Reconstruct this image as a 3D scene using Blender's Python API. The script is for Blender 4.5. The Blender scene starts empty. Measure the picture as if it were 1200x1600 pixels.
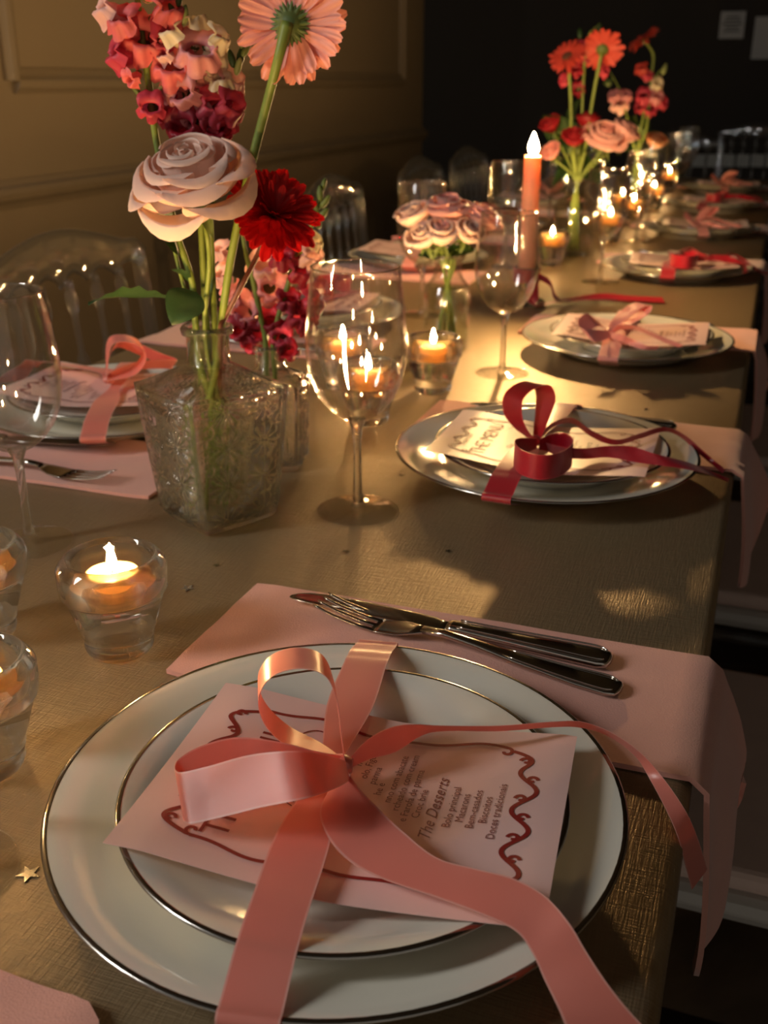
import bpy, bmesh, math, random
from mathutils import Vector, Matrix, noise
random.seed(7)
S = bpy.context.scene
COL = S.collection
R = math.radians
PI = math.pi

# ------------------------------------------------------------------ camera
TZ = 0.76                       # height of the table top
CAM_H = 0.3656                  # camera above the table top
F = 1617.0                      # focal length in pixels of the 1200x1600 frame
PITCH, YAW = R(22.64), R(19.8)
ca, sa = math.cos(YAW), math.sin(YAW)
cp, sp = math.cos(PITCH), math.sin(PITCH)
CAM = Vector((0, 0, TZ + CAM_H))
RT = Vector((ca, sa, 0))
FH = Vector((-sa, ca, 0))
FW = FH * cp - Vector((0, 0, sp))
UP = FH * sp + Vector((0, 0, cp))
cd = bpy.data.cameras.new('camera')
cam = bpy.data.objects.new('camera', cd)
COL.objects.link(cam)
cam.location = CAM
cam.rotation_euler = (PI / 2 - PITCH, 0, YAW)
cd.sensor_fit = 'VERTICAL'
cd.sensor_height = 36
cd.sensor_width = 27
cd.lens = F / 1600 * 36
cd.clip_start = 0.02
cd.dof.use_dof = True
cd.dof.focus_distance = 0.60
cd.dof.aperture_fstop = 11.0
S.camera = cam

# ------------------------------------------------------------------ world, daylight, exposure
w = bpy.data.worlds.new('dim_room')
S.world = w
w.use_nodes = True
bg = w.node_tree.nodes['Background']
bg.inputs[0].default_value = (0.90, 0.80, 0.68, 1)
bg.inputs[1].default_value = 0.24
FLAME = 1650.0                  # radiance of a candle flame


def area_light(name, loc, target, sx, sy, power, col):
    l = bpy.data.lights.new(name, 'AREA')
    l.shape = 'RECTANGLE'
    l.size, l.size_y, l.energy, l.color = sx, sy, power, col
    o = bpy.data.objects.new(name, l)
    COL.objects.link(o)
    o.location = loc
    o.rotation_euler = (Vector(target) - Vector(loc)).to_track_quat('-Z', 'Y').to_euler()
    return o


# evening daylight through the window in the left wall, beside the camera
area_light('window_daylight', (-1.76, -0.55, 1.75), (-0.3, 0.75, 0.85), 0.34, 1.1, 32.0, (1.0, 0.965, 0.91))
S.view_settings.view_transform = 'Standard'
S.view_settings.look = 'None'
S.view_settings.exposure = 0.0
S.view_settings.gamma = 1.0
S.view_settings.use_curve_mapping = False
S.cycles.transparent_max_bounces = 48
S.cycles.max_bounces = 14
S.cycles.transmission_bounces = 14
S.cycles.glossy_bounces = 5
S.cycles.sample_clamp_indirect = 10.0
S.cycles.caustics_refractive = True
S.cycles.caustics_reflective = False


def W(px, py, z=0.0):
    """point of the photograph's pixel at height z above the table top"""
    u, v = (px - 600) / F, (py - 800) / F
    d = RT * u - UP * v + FW
    return CAM + d * ((z - CAM_H) / d.z)


def DP(px, py, Z):
    """point of the photograph's pixel at distance Z along the optical axis"""
    return CAM + (RT * ((px - 600) / F) - UP * ((py - 800) / F) + FW) * Z


def depth_of(p):
    return (Vector(p) - CAM).dot(FW)


# ------------------------------------------------------------------ mesh helpers
def T(x, y, z=0.0):
    """table coordinates -> world"""
    return Vector((x, y, TZ + z))


def mesh(name, vs, fs, smooth=True, uv=None):
    m = bpy.data.meshes.new(name)
    m.from_pydata([tuple(v) for v in vs], [], fs)
    if smooth:
        m.polygons.foreach_set('use_smooth', [True] * len(m.polygons))
    if uv:
        l = m.uv_layers.new(name='UVMap')
        for lp in m.loops:
            l.data[lp.index].uv = uv[lp.vertex_index]
    m.update()
    return m


def obj(name, me, mat=None, parent=None, loc=None):
    o = bpy.data.objects.new(name, me)
    COL.objects.link(o)
    if mat is not None and me is not None and not me.materials:
        me.materials.append(mat)
    if parent is not None:
        o.parent = parent
    if loc is not None:
        o.location = loc
    return o


def tag(o, label=None, cat=None, group=None, kind=None):
    if label: o['label'] = label
    if cat: o['category'] = cat
    if group: o['group'] = group
    if kind: o['kind'] = kind
    return o


def thing(name, label, cat, loc=(0, 0, 0), rz=0.0, group=None):
    o = bpy.data.objects.new(name, None)
    COL.objects.link(o)
    o.empty_display_size = 0.02
    o.location = loc
    o.rotation_euler = (0, 0, rz)
    return tag(o, label, cat, group)


def copy_tree(o, parent=None):
    c = o.copy()
    COL.objects.link(c)
    c.parent = parent
    for ch in [x for x in KIDS.get(o.name, [])]:
        k = copy_tree(ch, c)
    return c


KIDS = {}


def remember(root):
    """note the children of a thing once, so that copies are quick"""
    for o in [root]:
        KIDS[o.name] = list(o.children)
        for c in o.children:
            remember(c)
    return root


def grid(nu, nv, fn, closed_u=False, closed_v=False, uv=False):
    vs, fs, uvs = [], [], []
    for j in range(nv):
        for i in range(nu):
            vs.append(Vector(fn(i, j)))
            uvs.append((i / max(1, nu - 1), j / max(1, nv - 1)))
    for j in range(nv if closed_v else nv - 1):
        for i in range(nu if closed_u else nu - 1):
            a = j * nu + i
            b = j * nu + (i + 1) % nu
            j2 = (j + 1) % nv
            fs.append((a, b, j2 * nu + (i + 1) % nu, j2 * nu + i))
    return (vs, fs, uvs) if uv else (vs, fs)


def lathe(prof, n=40, closed=False):
    """prof: list of (r, z)"""
    vs, fs = [], []
    ring = []
    for r, z in prof:
        if r < 1e-6:
            ring.append([len(vs)]); vs.append((0, 0, z))
        else:
            ring.append(list(range(len(vs), len(vs) + n)))
            for i in range(n):
                a = 2 * PI * i / n
                vs.append((r * math.cos(a), r * math.sin(a), z))
    pairs = list(zip(ring, ring[1:]))
    if closed: pairs.append((ring[-1], ring[0]))
    for A, B in pairs:
        for i in range(n):
            i2 = (i + 1) % n
            if len(A) == 1 and len(B) == 1: continue
            if len(A) == 1: fs.append((A[0], B[i2], B[i]))
            elif len(B) == 1: fs.append((A[i], A[i2], B[0]))
            else: fs.append((A[i], A[i2], B[i2], B[i]))
    return vs, fs


def cr(pts, n):
    """Catmull-Rom through pts (tuples of any length), n samples per span"""
    P = [tuple(p) for p in pts]
    P = [tuple(2 * a - b for a, b in zip(P[0], P[1]))] + P + [tuple(2 * a - b for a, b in zip(P[-1], P[-2]))]
    out = []
    for k in range(1, len(P) - 2):
        p0, p1, p2, p3 = P[k - 1], P[k], P[k + 1], P[k + 2]
        for s in range(n):
            t = s / n
            out.append(tuple(0.5 * (2 * b + (c - a) * t + (2 * a - 5 * b + 4 * c - d) * t * t + (3 * b - a - 3 * c + d) * t ** 3)
                             for a, b, c, d in zip(p0, p1, p2, p3)))
    out.append(P[-2])
    return out


def tube(pts, rad, n=10, sub=6, caps=True):
    """sweep a circle along pts; rad: number or list (one for each point)"""
    if not isinstance(rad, (list, tuple)): rad = [rad] * len(pts)
    path = cr([tuple(p) + (r,) for p, r in zip(pts, rad)], sub) if sub > 1 else [tuple(p) + (r,) for p, r in zip(pts, rad)]
    vs, fs = [], []
    ref = None
    for k, q in enumerate(path):
        p = Vector(q[:3])
        a = Vector(path[max(0, k - 1)][:3]); b = Vector(path[min(len(path) - 1, k + 1)][:3])
        t = (b - a).normalized()
        if ref is None:
            ref = Vector((0, 0, 1)) if abs(t.z) < 0.9 else Vector((1, 0, 0))
        x = (ref - t * ref.dot(t)).normalized()
        ref = x
        y = t.cross(x)
        for i in range(n):
            an = 2 * PI * i / n
            vs.append(p + (x * math.cos(an) + y * math.sin(an)) * q[3])
    for k in range(len(path) - 1):
        for i in range(n):
            fs.append((k * n + i, k * n + (i + 1) % n, (k + 1) * n + (i + 1) % n, (k + 1) * n + i))
    if caps:
        fs.append(tuple(range(n - 1, -1, -1)))
        fs.append(tuple(range((len(path) - 1) * n, len(path) * n)))
    return vs, fs


def box(x0, x1, y0, y1, z0, z1):
    vs = [(x, y, z) for z in (z0, z1) for y in (y0, y1) for x in (x0, x1)]
    fs = [(0, 2, 3, 1), (4, 5, 7, 6), (0, 1, 5, 4), (2, 6, 7, 3), (0, 4, 6, 2), (1, 3, 7, 5)]
    return vs, fs


def joinm(*parts):
    vs, fs = [], []
    for v, f in parts:
        o = len(vs)
        vs += [Vector(p) for p in v]
        fs += [tuple(i + o for i in q) for q in f]
    return vs, fs


def xf(part, m):
    return [m @ Vector(v) for v in part[0]], part[1]


def bevel(o, wdt, seg=2):
    b = o.modifiers.new('bevel', 'BEVEL'); b.width = wdt; b.segments = seg; b.limit_method = 'ANGLE'
    return o


def solid(o, t, off=0.0):
    m = o.modifiers.new('thickness', 'SOLIDIFY'); m.thickness = t; m.offset = off
    e = o.modifiers.new('crisp_edges', 'EDGE_SPLIT'); e.split_angle = R(50)
    return o


def frame_to(axis, up=(0, 0, 1)):
    """rotation matrix whose z points along axis"""
    z = Vector(axis).normalized()
    x = Vector(up).cross(z)
    if x.length < 1e-4: x = Vector((1, 0, 0))
    x.normalize(); y = z.cross(x)
    return Matrix((x, y, z)).transposed()


# ------------------------------------------------------------------ materials
def nt(name):
    m = bpy.data.materials.new(name)
    m.use_nodes = True
    n = m.node_tree
    n.nodes.clear()
    out = n.nodes.new('ShaderNodeOutputMaterial')
    return m, n, out


def node(n, t, **kw):
    d = n.nodes.new(t)
    for k, v in kw.items():
        if k.startswith('i_'):
            key = k[2:].replace('__', ' ')
            d.inputs[key].default_value = v
        else:
            setattr(d, k, v)
    return d


def col4(c):
    return tuple(c) + (1,) if len(c) == 3 else c


def pm(name, base, rough=0.5, metal=0.0, var=0.0, vscale=20.0, bump=0.0, bscale=200.0, trans=0.0, tcol=None, coat=0.0,
       sheen=0.0, aniso=0.0, sss=0.0, spec=0.5):
    m, n, out = nt(name)
    b = node(n, 'ShaderNodeBsdfPrincipled')
    b.inputs['Base Color'].default_value = col4(base)
    b.inputs['Roughness'].default_value = rough
    b.inputs['Metallic'].default_value = metal
    b.inputs['Coat Weight'].default_value = coat
    b.inputs['Coat Roughness'].default_value = 0.05
    b.inputs['Sheen Weight'].default_value = sheen
    b.inputs['Anisotropic'].default_value = aniso
    b.inputs['Specular IOR Level'].default_value = spec
    if sss:
        b.inputs['Subsurface Weight'].default_value = sss
        b.inputs['Subsurface Radius'].default_value = (0.01, 0.006, 0.003)
        b.inputs['Subsurface Scale'].default_value = 1.0
    tc = node(n, 'ShaderNodeTexCoord')
    if var:
        nz = node(n, 'ShaderNodeTexNoise'); nz.inputs['Scale'].default_value = vscale; nz.inputs['Detail'].default_value = 4
        n.links.new(tc.outputs['Object'], nz.inputs['Vector'])
        mx = node(n, 'ShaderNodeMix', data_type='RGBA')
        mx.inputs[6].default_value = col4([c * (1 - var) for c in base[:3]])
        mx.inputs[7].default_value = col4([min(1, c * (1 + var)) for c in base[:3]])
        n.links.new(nz.outputs['Fac'], mx.inputs[0])
        n.links.new(mx.outputs[2], b.inputs['Base Color'])
    if bump:
        nb = node(n, 'ShaderNodeTexNoise'); nb.inputs['Scale'].default_value = bscale; nb.inputs['Detail'].default_value = 5
        n.links.new(tc.outputs['Object'], nb.inputs['Vector'])
        bp = node(n, 'ShaderNodeBump'); bp.inputs['Strength'].default_value = bump; bp.inputs['Distance'].default_value = 0.002
        n.links.new(nb.outputs['Fac'], bp.inputs['Height'])
        n.links.new(bp.outputs['Normal'], b.inputs['Normal'])
    last = b.outputs[0]
    if trans:
        tr = node(n, 'ShaderNodeBsdfTranslucent'); tr.inputs['Color'].default_value = col4(tcol or base)
        ms = node(n, 'ShaderNodeMixShader'); ms.inputs[0].default_value = trans
        n.links.new(last, ms.inputs[1]); n.links.new(tr.outputs[0], ms.inputs[2])
        last = ms.outputs[0]
    n.links.new(last, out.inputs[0])
    return m


def glass(name, tint=(0.97, 0.97, 0.95), refr=0.0, ior=1.45, base_refl=0.04, power=4.0, rough=0.0, milk=0.0, edge=0.9):
    """clear glass: see-through with reflections that grow towards grazing angles, a share of it refracting"""
    m, n, out = nt(name)
    lw = node(n, 'ShaderNodeLayerWeight'); lw.inputs['Blend'].default_value = 0.5
    pw = node(n, 'ShaderNodeMath', operation='POWER'); pw.inputs[1].default_value = power
    n.links.new(lw.outputs['Facing'], pw.inputs[0])
    ma = node(n, 'ShaderNodeMath', operation='MULTIPLY_ADD'); ma.inputs[1].default_value = edge; ma.inputs[2].default_value = base_refl
    n.links.new(pw.outputs[0], ma.inputs[0])
    tr = node(n, 'ShaderNodeBsdfTransparent'); tr.inputs[0].default_value = col4(tint)
    gl = node(n, 'ShaderNodeBsdfGlossy'); gl.inputs['Roughness'].default_value = rough; gl.inputs['Color'].default_value = (1, 1, 1, 1)
    ms = node(n, 'ShaderNodeMixShader')
    n.links.new(ma.outputs[0], ms.inputs[0]); n.links.new(tr.outputs[0], ms.inputs[1]); n.links.new(gl.outputs[0], ms.inputs[2])
    last = ms.outputs[0]
    if refr:
        rf = node(n, 'ShaderNodeBsdfGlass'); rf.inputs['IOR'].default_value = ior; rf.inputs['Color'].default_value = col4(tint)
        rf.inputs['Roughness'].default_value = rough
        m2 = node(n, 'ShaderNodeMixShader'); m2.inputs[0].default_value = refr
        n.links.new(last, m2.inputs[1]); n.links.new(rf.outputs[0], m2.inputs[2]); last = m2.outputs[0]
    if milk:
        df = node(n, 'ShaderNodeBsdfDiffuse'); df.inputs[0].default_value = (0.8, 0.83, 0.86, 1)
        m3 = node(n, 'ShaderNodeMixShader'); m3.inputs[0].default_value = milk
        n.links.new(last, m3.inputs[1]); n.links.new(df.outputs[0], m3.inputs[2]); last = m3.outputs[0]
    n.links.new(last, out.inputs[0])
    return m


def emit(name, c, s):
    m, n, out = nt(name)
    e = node(n, 'ShaderNodeEmission'); e.inputs[0].default_value = col4(c); e.inputs[1].default_value = s
    t = node(n, 'ShaderNodeBsdfTransparent')
    a = node(n, 'ShaderNodeAddShader')
    n.links.new(e.outputs[0], a.inputs[0]); n.links.new(t.outputs[0], a.inputs[1])
    n.links.new(a.outputs[0], out.inputs[0])
    return m


def cloth_mat():
    m, n, out = nt('champagne_satin_cloth')
    b = node(n, 'ShaderNodeBsdfPrincipled')
    b.inputs['Roughness'].default_value = 0.42
    b.inputs['Metallic'].default_value = 0.5
    b.inputs['Specular IOR Level'].default_value = 0.6
    tc = node(n, 'ShaderNodeTexCoord')
    hs = []
    for sc in ((900, 60, 1), (60, 900, 1)):
        mp = node(n, 'ShaderNodeMapping'); mp.inputs['Scale'].default_value = sc
        nz = node(n, 'ShaderNodeTexNoise'); nz.inputs['Scale'].default_value = 1.0; nz.inputs['Detail'].default_value = 2
        n.links.new(tc.outputs['Object'], mp.inputs[0]); n.links.new(mp.outputs[0], nz.inputs['Vector'])
        hs.append(nz)
    ad = node(n, 'ShaderNodeMath', operation='ADD')
    n.links.new(hs[0].outputs['Fac'], ad.inputs[0]); n.links.new(hs[1].outputs['Fac'], ad.inputs[1])
    bp = node(n, 'ShaderNodeBump'); bp.inputs['Strength'].default_value = 0.55; bp.inputs['Distance'].default_value = 0.0008
    n.links.new(ad.outputs[0], bp.inputs['Height']); n.links.new(bp.outputs[0], b.inputs['Normal'])
    mx = node(n, 'ShaderNodeMix', data_type='RGBA')
    mx.inputs[6].default_value = (0.28, 0.205, 0.112, 1); mx.inputs[7].default_value = (0.42, 0.315, 0.185, 1)
    hf = node(n, 'ShaderNodeMath', operation='MULTIPLY'); hf.inputs[1].default_value = 0.5
    n.links.new(ad.outputs[0], hf.inputs[0]); n.links.new(hf.outputs[0], mx.inputs[0])
    n.links.new(mx.outputs[2], b.inputs['Base Color'])
    n.links.new(b.outputs[0], out.inputs[0])
    return m


def ribbon_mat(name, base, edge, trans):
    """satin ribbon; a paler woven selvedge along both edges (u of the UV map runs across)"""
    m, n, out = nt(name)
    b = node(n, 'ShaderNodeBsdfPrincipled')
    b.inputs['Roughness'].default_value = 0.31
    b.inputs['Specular IOR Level'].default_value = 0.9
    b.inputs['Anisotropic'].default_value = 0.55
    b.inputs['Sheen Weight'].default_value = 0.25
    uv = node(n, 'ShaderNodeUVMap')
    sx = node(n, 'ShaderNodeSeparateXYZ'); n.links.new(uv.outputs[0], sx.inputs[0])
    a = node(n, 'ShaderNodeMath', operation='SUBTRACT'); a.inputs[1].default_value = 0.5
    n.links.new(sx.outputs[0], a.inputs[0])
    ab = node(n, 'ShaderNodeMath', operation='ABSOLUTE'); n.links.new(a.outputs[0], ab.inputs[0])
    gt = node(n, 'ShaderNodeMath', operation='GREATER_THAN'); gt.inputs[1].default_value = 0.465
    n.links.new(ab.outputs[0], gt.inputs[0])
    mx = node(n, 'ShaderNodeMix', data_type='RGBA')
    mx.inputs[6].default_value = col4(base); mx.inputs[7].default_value = col4(edge)
    n.links.new(gt.outputs[0], mx.inputs[0])
    n.links.new(mx.outputs[2], b.inputs['Base Color'])
    mp = node(n, 'ShaderNodeMapping'); mp.inputs['Scale'].default_value = (160, 12, 1)
    nz = node(n, 'ShaderNodeTexNoise'); nz.inputs['Scale'].default_value = 1
    n.links.new(uv.outputs[0], mp.inputs[0]); n.links.new(mp.outputs[0], nz.inputs['Vector'])
    bp = node(n, 'ShaderNodeBump'); bp.inputs['Strength'].default_value = 0.06; bp.inputs['Distance'].default_value = 0.0005
    n.links.new(nz.outputs['Fac'], bp.inputs['Height']); n.links.new(bp.outputs[0], b.inputs['Normal'])
    tr = node(n, 'ShaderNodeBsdfTranslucent'); tr.inputs[0].default_value = col4(base)
    ms = node(n, 'ShaderNodeMixShader'); ms.inputs[0].default_value = trans
    n.links.new(b.outputs[0], ms.inputs[1]); n.links.new(tr.outputs[0], ms.inputs[2])
    n.links.new(ms.outputs[0], out.inputs[0])
    return m


def marble_mat():
    m, n, out = nt('brown_marble')
    b = node(n, 'ShaderNodeBsdfPrincipled'); b.inputs['Roughness'].default_value = 0.25
    tc = node(n, 'ShaderNodeTexCoord')
    nz = node(n, 'ShaderNodeTexNoise'); nz.inputs['Scale'].default_value = 3; nz.inputs['Detail'].default_value = 8; nz.inputs['Distortion'].default_value = 1.4
    n.links.new(tc.outputs['Object'], nz.inputs['Vector'])
    rp = node(n, 'ShaderNodeValToRGB')
    e = rp.color_ramp.elements
    e[0].position, e[0].color = 0.35, (0.05, 0.034, 0.022, 1)
    e[1].position, e[1].color = 0.75, (0.16, 0.115, 0.075, 1)
    k = rp.color_ramp.elements.new(0.5); k.color = (0.09, 0.062, 0.04, 1)
    n.links.new(nz.outputs['Fac'], rp.inputs[0]); n.links.new(rp.outputs[0], b.inputs['Base Color'])
    n.links.new(b.outputs[0], out.inputs[0])
    return m


M = {}
M['cloth'] = cloth_mat()
M['porcelain'] = pm('white_porcelain', (0.80, 0.775, 0.68), 0.09, coat=0.5)
M['silver'] = pm('silver_rim', (0.42, 0.40, 0.37), 0.18, metal=1.0)
M['steel'] = pm('polished_steel', (0.55, 0.52, 0.48), 0.14, metal=1.0)
M['coral'] = ribbon_mat('coral_satin', (0.92, 0.33, 0.26), (0.97, 0.55, 0.47), 0.34)
M['red'] = ribbon_mat('red_satin', (0.44, 0.004, 0.020), (0.60, 0.03, 0.05), 0.16)
M['pink'] = ribbon_mat('pink_satin', (0.88, 0.38, 0.35), (0.95, 0.58, 0.52), 0.28)
M['card'] = pm('pale_pink_card', (0.90, 0.60, 0.56), 0.35, sheen=0.2, trans=0.08)
M['print'] = pm('dark_red_print', (0.26, 0.012, 0.012), 0.5)
M['text'] = pm('maroon_print', (0.20, 0.035, 0.035), 0.5)
M['napkin'] = pm('salmon_linen', (0.80, 0.385, 0.305), 0.85, var=0.05, vscale=35, bump=0.25, bscale=900, sheen=0.4)
M['glass'] = glass('clear_wine_glass', (0.99, 0.99, 0.985), refr=0.04, base_refl=0.05, power=3.4)
M['footglass'] = glass('clear_foot_glass', (0.985, 0.985, 0.975), refr=0.05, base_refl=0.045, power=4.5)
M['stemglass'] = glass('clear_stem_glass', (0.985, 0.985, 0.975), refr=0.65, base_refl=0.07, power=2.6)
M['rim'] = glass('glass_edge', (0.95, 0.95, 0.92), base_refl=0.18, power=2.0)
M['cup'] = glass('thick_cup_glass', (0.985, 0.985, 0.97), refr=0.80, ior=1.5, base_refl=0.05, power=2.6)
M['press'] = glass('pressed_glass', (0.994, 0.995, 0.98), refr=0.72, ior=1.45, base_refl=0.06, power=2.6)
M['bottle'] = glass('bottle_glass', (0.96, 0.965, 0.94), refr=0.0, base_refl=0.05, power=3.0)
M['water'] = glass('vase_water', (0.95, 0.97, 0.88), base_refl=0.02, power=5)
M['wine'] = glass('red_wine', (0.55, 0.03, 0.05), base_refl=0.03, power=5)
M['crystal'] = glass('crystal_acrylic', (0.90, 0.92, 0.93), base_refl=0.06, power=2.2, rough=0.04, milk=0.018)
M['wax'] = pm('cream_wax', (0.88, 0.62, 0.26), 0.45, trans=0.4, tcol=(1.0, 0.62, 0.20))
M['taper'] = pm('salmon_wax', (0.95, 0.58, 0.40), 0.45, trans=0.45, tcol=(1.0, 0.45, 0.20))
M['wick'] = pm('charred_wick', (0.03, 0.02, 0.015), 0.9)
M['flame'] = emit('candle_flame', (1.0, 0.60, 0.24), FLAME)
M['stem'] = pm('green_stem', (0.165, 0.225, 0.035), 0.5, var=0.25, vscale=60)
M['stem_dark'] = pm('reddish_stem', (0.13, 0.045, 0.025), 0.5)
M['leaf'] = pm('dark_leaf', (0.022, 0.055, 0.013), 0.45, var=0.3, vscale=60, trans=0.15)
M['calyx'] = pm('green_calyx', (0.085, 0.125, 0.025), 0.6, var=0.2, vscale=200)
M['bud'] = pm('pale_green_bud', (0.26, 0.31, 0.10), 0.5)
M['rose_peach'] = pm('peach_rose_petal', (0.90, 0.66, 0.55), 0.55, var=0.04, vscale=30, trans=0.25, tcol=(0.95, 0.60, 0.42), sheen=0.2)
M['rose_pale'] = pm('pale_pink_petal', (0.86, 0.46, 0.41), 0.55, trans=0.25, sheen=0.2)
M['rose_white'] = pm('cream_petal', (0.88, 0.64, 0.54), 0.55, trans=0.25, sheen=0.2)
M['rose_pink'] = pm('pink_petal', (0.85, 0.36, 0.32), 0.55, trans=0.25)
M['rose_red'] = pm('red_petal', (0.30, 0.008, 0.014), 0.55, trans=0.15)
M['rose_orange'] = pm('dull_orange_petal', (0.62, 0.27, 0.12), 0.55, trans=0.2)
M['gerb_coral'] = pm('coral_gerbera_petal', (0.82, 0.36, 0.285), 0.5, var=0.15, vscale=120, trans=0.3)
M['gerb_red'] = pm('red_gerbera_petal', (0.55, 0.006, 0.008), 0.5, var=0.15, vscale=120, trans=0.3)
M['gerb_orange'] = pm('orange_red_gerbera_petal', (0.55, 0.06, 0.04), 0.5, trans=0.25)
M['disc'] = pm('flower_disc', (0.10, 0.03, 0.015), 0.8, bump=0.5, bscale=600)
M['sn_pink'] = pm('coral_pink_snapdragon', (0.78, 0.17, 0.17), 0.5, var=0.12, vscale=90, trans=0.25)
M['sn_rose'] = pm('deep_rose_snapdragon', (0.55, 0.05, 0.09), 0.5, var=0.15, vscale=90, trans=0.25)
M['sn_crim'] = pm('crimson_snapdragon', (0.30, 0.012, 0.03), 0.5, var=0.2, vscale=90, trans=0.2)
M['sn_mauve'] = pm('mauve_pink_snapdragon', (0.70, 0.28, 0.29), 0.5, var=0.12, vscale=90, trans=0.25)
M['sn_cream'] = pm('cream_snapdragon', (0.83, 0.71, 0.48), 0.5, var=0.06, vscale=90, trans=0.25)
M['sn_pale'] = pm('pale_pink_snapdragon', (0.84, 0.50, 0.44), 0.5, var=0.08, vscale=90, trans=0.25)
M['wall'] = pm('beige_wall_paint', (0.34, 0.275, 0.195), 0.7, var=0.05, vscale=1.5)
M['trim'] = pm('beige_trim_paint', (0.31, 0.25, 0.175), 0.55)
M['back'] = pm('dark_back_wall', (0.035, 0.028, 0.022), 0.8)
M['marble'] = marble_mat()
M['grout'] = pm('dark_grout', (0.02, 0.016, 0.012), 0.9)
M['cushion'] = pm('beige_seat_cushion', (0.86, 0.66, 0.58), 0.85, var=0.06, vscale=40, bump=0.2, bscale=700)
M['seatrim'] = pm('white_seat_rim', (0.62, 0.60, 0.56), 0.4)
M['wood'] = pm('table_wood', (0.12, 0.07, 0.04), 0.5)
M['paper'] = pm('white_notice_paper', (0.55, 0.56, 0.56), 0.8)
M['grey_print'] = pm('grey_notice_print', (0.12, 0.12, 0.12), 0.8)
M['star'] = pm('silver_foil', (0.6, 0.57, 0.5), 0.25, metal=1.0)
M['fleck'] = pm('dark_fleck', (0.05, 0.03, 0.02), 0.7)
M['panel'] = pm('pale_panel', (0.5, 0.52, 0.5), 0.6)
M['window_white'] = pm('white_window_frame', (0.6, 0.58, 0.54), 0.5)
ORD = ['', 'first', 'second', 'third', 'fourth', 'fifth', 'sixth', 'seventh', 'eighth', 'ninth', 'tenth', 'eleventh', 'twelfth']

# ================================================================== the room
FL = tag(obj('floor', mesh('floor', *box(-4.5, 3.4, -1.6, 8.1, -0.06, -0.004)), M['grout']), 'brown marble tiled floor under the table', 'floor', kind='structure')
tile_me = mesh('tile', *box(-0.2975, 0.2975, -0.2975, 0.2975, -0.006, 0.0))
tile_me.materials.append(M['marble'])
for i in range(8):
    for j in range(15):
        t = obj('tile', tile_me, parent=FL)
        t.location = (-1.56 + 0.6 * i, -1.03 + 0.6 * j, 0)
        t.rotation_euler = (0, 0, PI / 2 * ((i * 3 + j * 5) % 4))

WX = -1.8
wl = tag(obj('wall_left', mesh('wall_left', *box(WX - 0.1, WX, -1.6, 5.6, 0, 2.9), smooth=False), M['wall']), 'beige painted wall with moulded panels along the table', 'wall', kind='structure')


def moulding(name, parent, segs, prof, mat):
    """prof: (out, along) outline swept between two points on the wall face"""
    parts = []
    for (y0, z0), (y1, z1) in segs:
        d = Vector((0, y1 - y0, z1 - z0)); L = d.length; d.normalize()
        side = Vector((1, 0, 0)).cross(d)
        vs = []
        for e in (0, L):
            for o, s in prof:
                vs.append(Vector((WX + o, y0, z0)) + d * e + side * s)
        n = len(prof)
        fs = [(i, (i + 1) % n, n + (i + 1) % n, n + i) for i in range(n)] + [tuple(range(n - 1, -1, -1)), tuple(range(n, 2 * n))]
        parts.append((vs, fs))
    return obj(name, mesh(name, *joinm(*parts), smooth=False), mat, parent)


rail_prof = [(0, -0.035), (0.012, -0.035), (0.018, -0.022), (0.03, -0.010), (0.034, 0.004), (0.03, 0.016), (0.016, 0.022), (0.010, 0.035), (0, 0.035)]
fr_prof = [(0, -0.03), (0.010, -0.03), (0.022, -0.016), (0.024, 0.0), (0.014, 0.012), (0.008, 0.03), (0, 0.03)]
tr1 = moulding('trim_1', None, [((-1.6, 0.862), (5.6, 0.862))], rail_prof, M['trim'])
tag(tr1, 'beige chair rail moulding running along the panelled wall', 'moulding', kind='structure')
for k, (ya, yb) in enumerate(((2.29, 5.25), (-0.05, 2.06))):
    z0, z1 = 1.125, 2.35
    t = moulding('trim_%d' % (k + 2), None, [((ya, z0), (yb, z0)), ((yb, z0), (yb, z1)), ((yb, z1), (ya, z1)), ((ya, z1), (ya, z0))], fr_prof, M['trim'])
    tag(t, ['beige rectangular panel moulding above the chair rail behind the flowers', 'beige panel moulding on the wall nearer the window'][k], 'moulding', kind='structure')
bb = moulding('baseboard_left', None, [((-1.6, 0.06), (5.6, 0.06))], [(0, -0.06), (0.018, -0.06), (0.018, 0.04), (0.01, 0.06), (0, 0.06)], M['trim'])
tag(bb, 'beige baseboard at the foot of the panelled wall', 'baseboard', kind='structure')
tag(obj('wall_right', mesh('wall_right', *box(3.4, 3.5, -1.6, 8.1, 0, 2.9), smooth=False), M['wall']), 'plain beige wall across the room from the panelled one', 'wall', kind='structure')
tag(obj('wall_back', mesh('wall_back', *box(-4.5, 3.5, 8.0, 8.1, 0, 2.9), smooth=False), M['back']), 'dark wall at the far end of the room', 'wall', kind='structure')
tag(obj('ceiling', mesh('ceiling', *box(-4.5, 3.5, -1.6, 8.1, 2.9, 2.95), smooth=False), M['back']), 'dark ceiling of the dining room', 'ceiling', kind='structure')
# the window that the daylight comes through
wn = tag(obj('window_1', mesh('window_1', *box(WX, WX + 0.008, -0.98, -0.12, 1.05, 2.45), smooth=False), M['window_white']), 'window in the panelled wall beside the near table end', 'window', kind='structure')
wf = []
for a in (box(WX, WX + 0.05, -1.04, -0.96, 0.99, 2.5), box(WX, WX + 0.05, -0.14, -0.06, 0.99, 2.5), box(WX, WX + 0.05, -1.04, -0.06, 2.44, 2.52), box(WX, WX + 0.07, -1.06, -0.04, 0.96, 1.04)):
    obj('window_frame', mesh('window_frame', *a, smooth=False), M['window_white'], wn)

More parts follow.
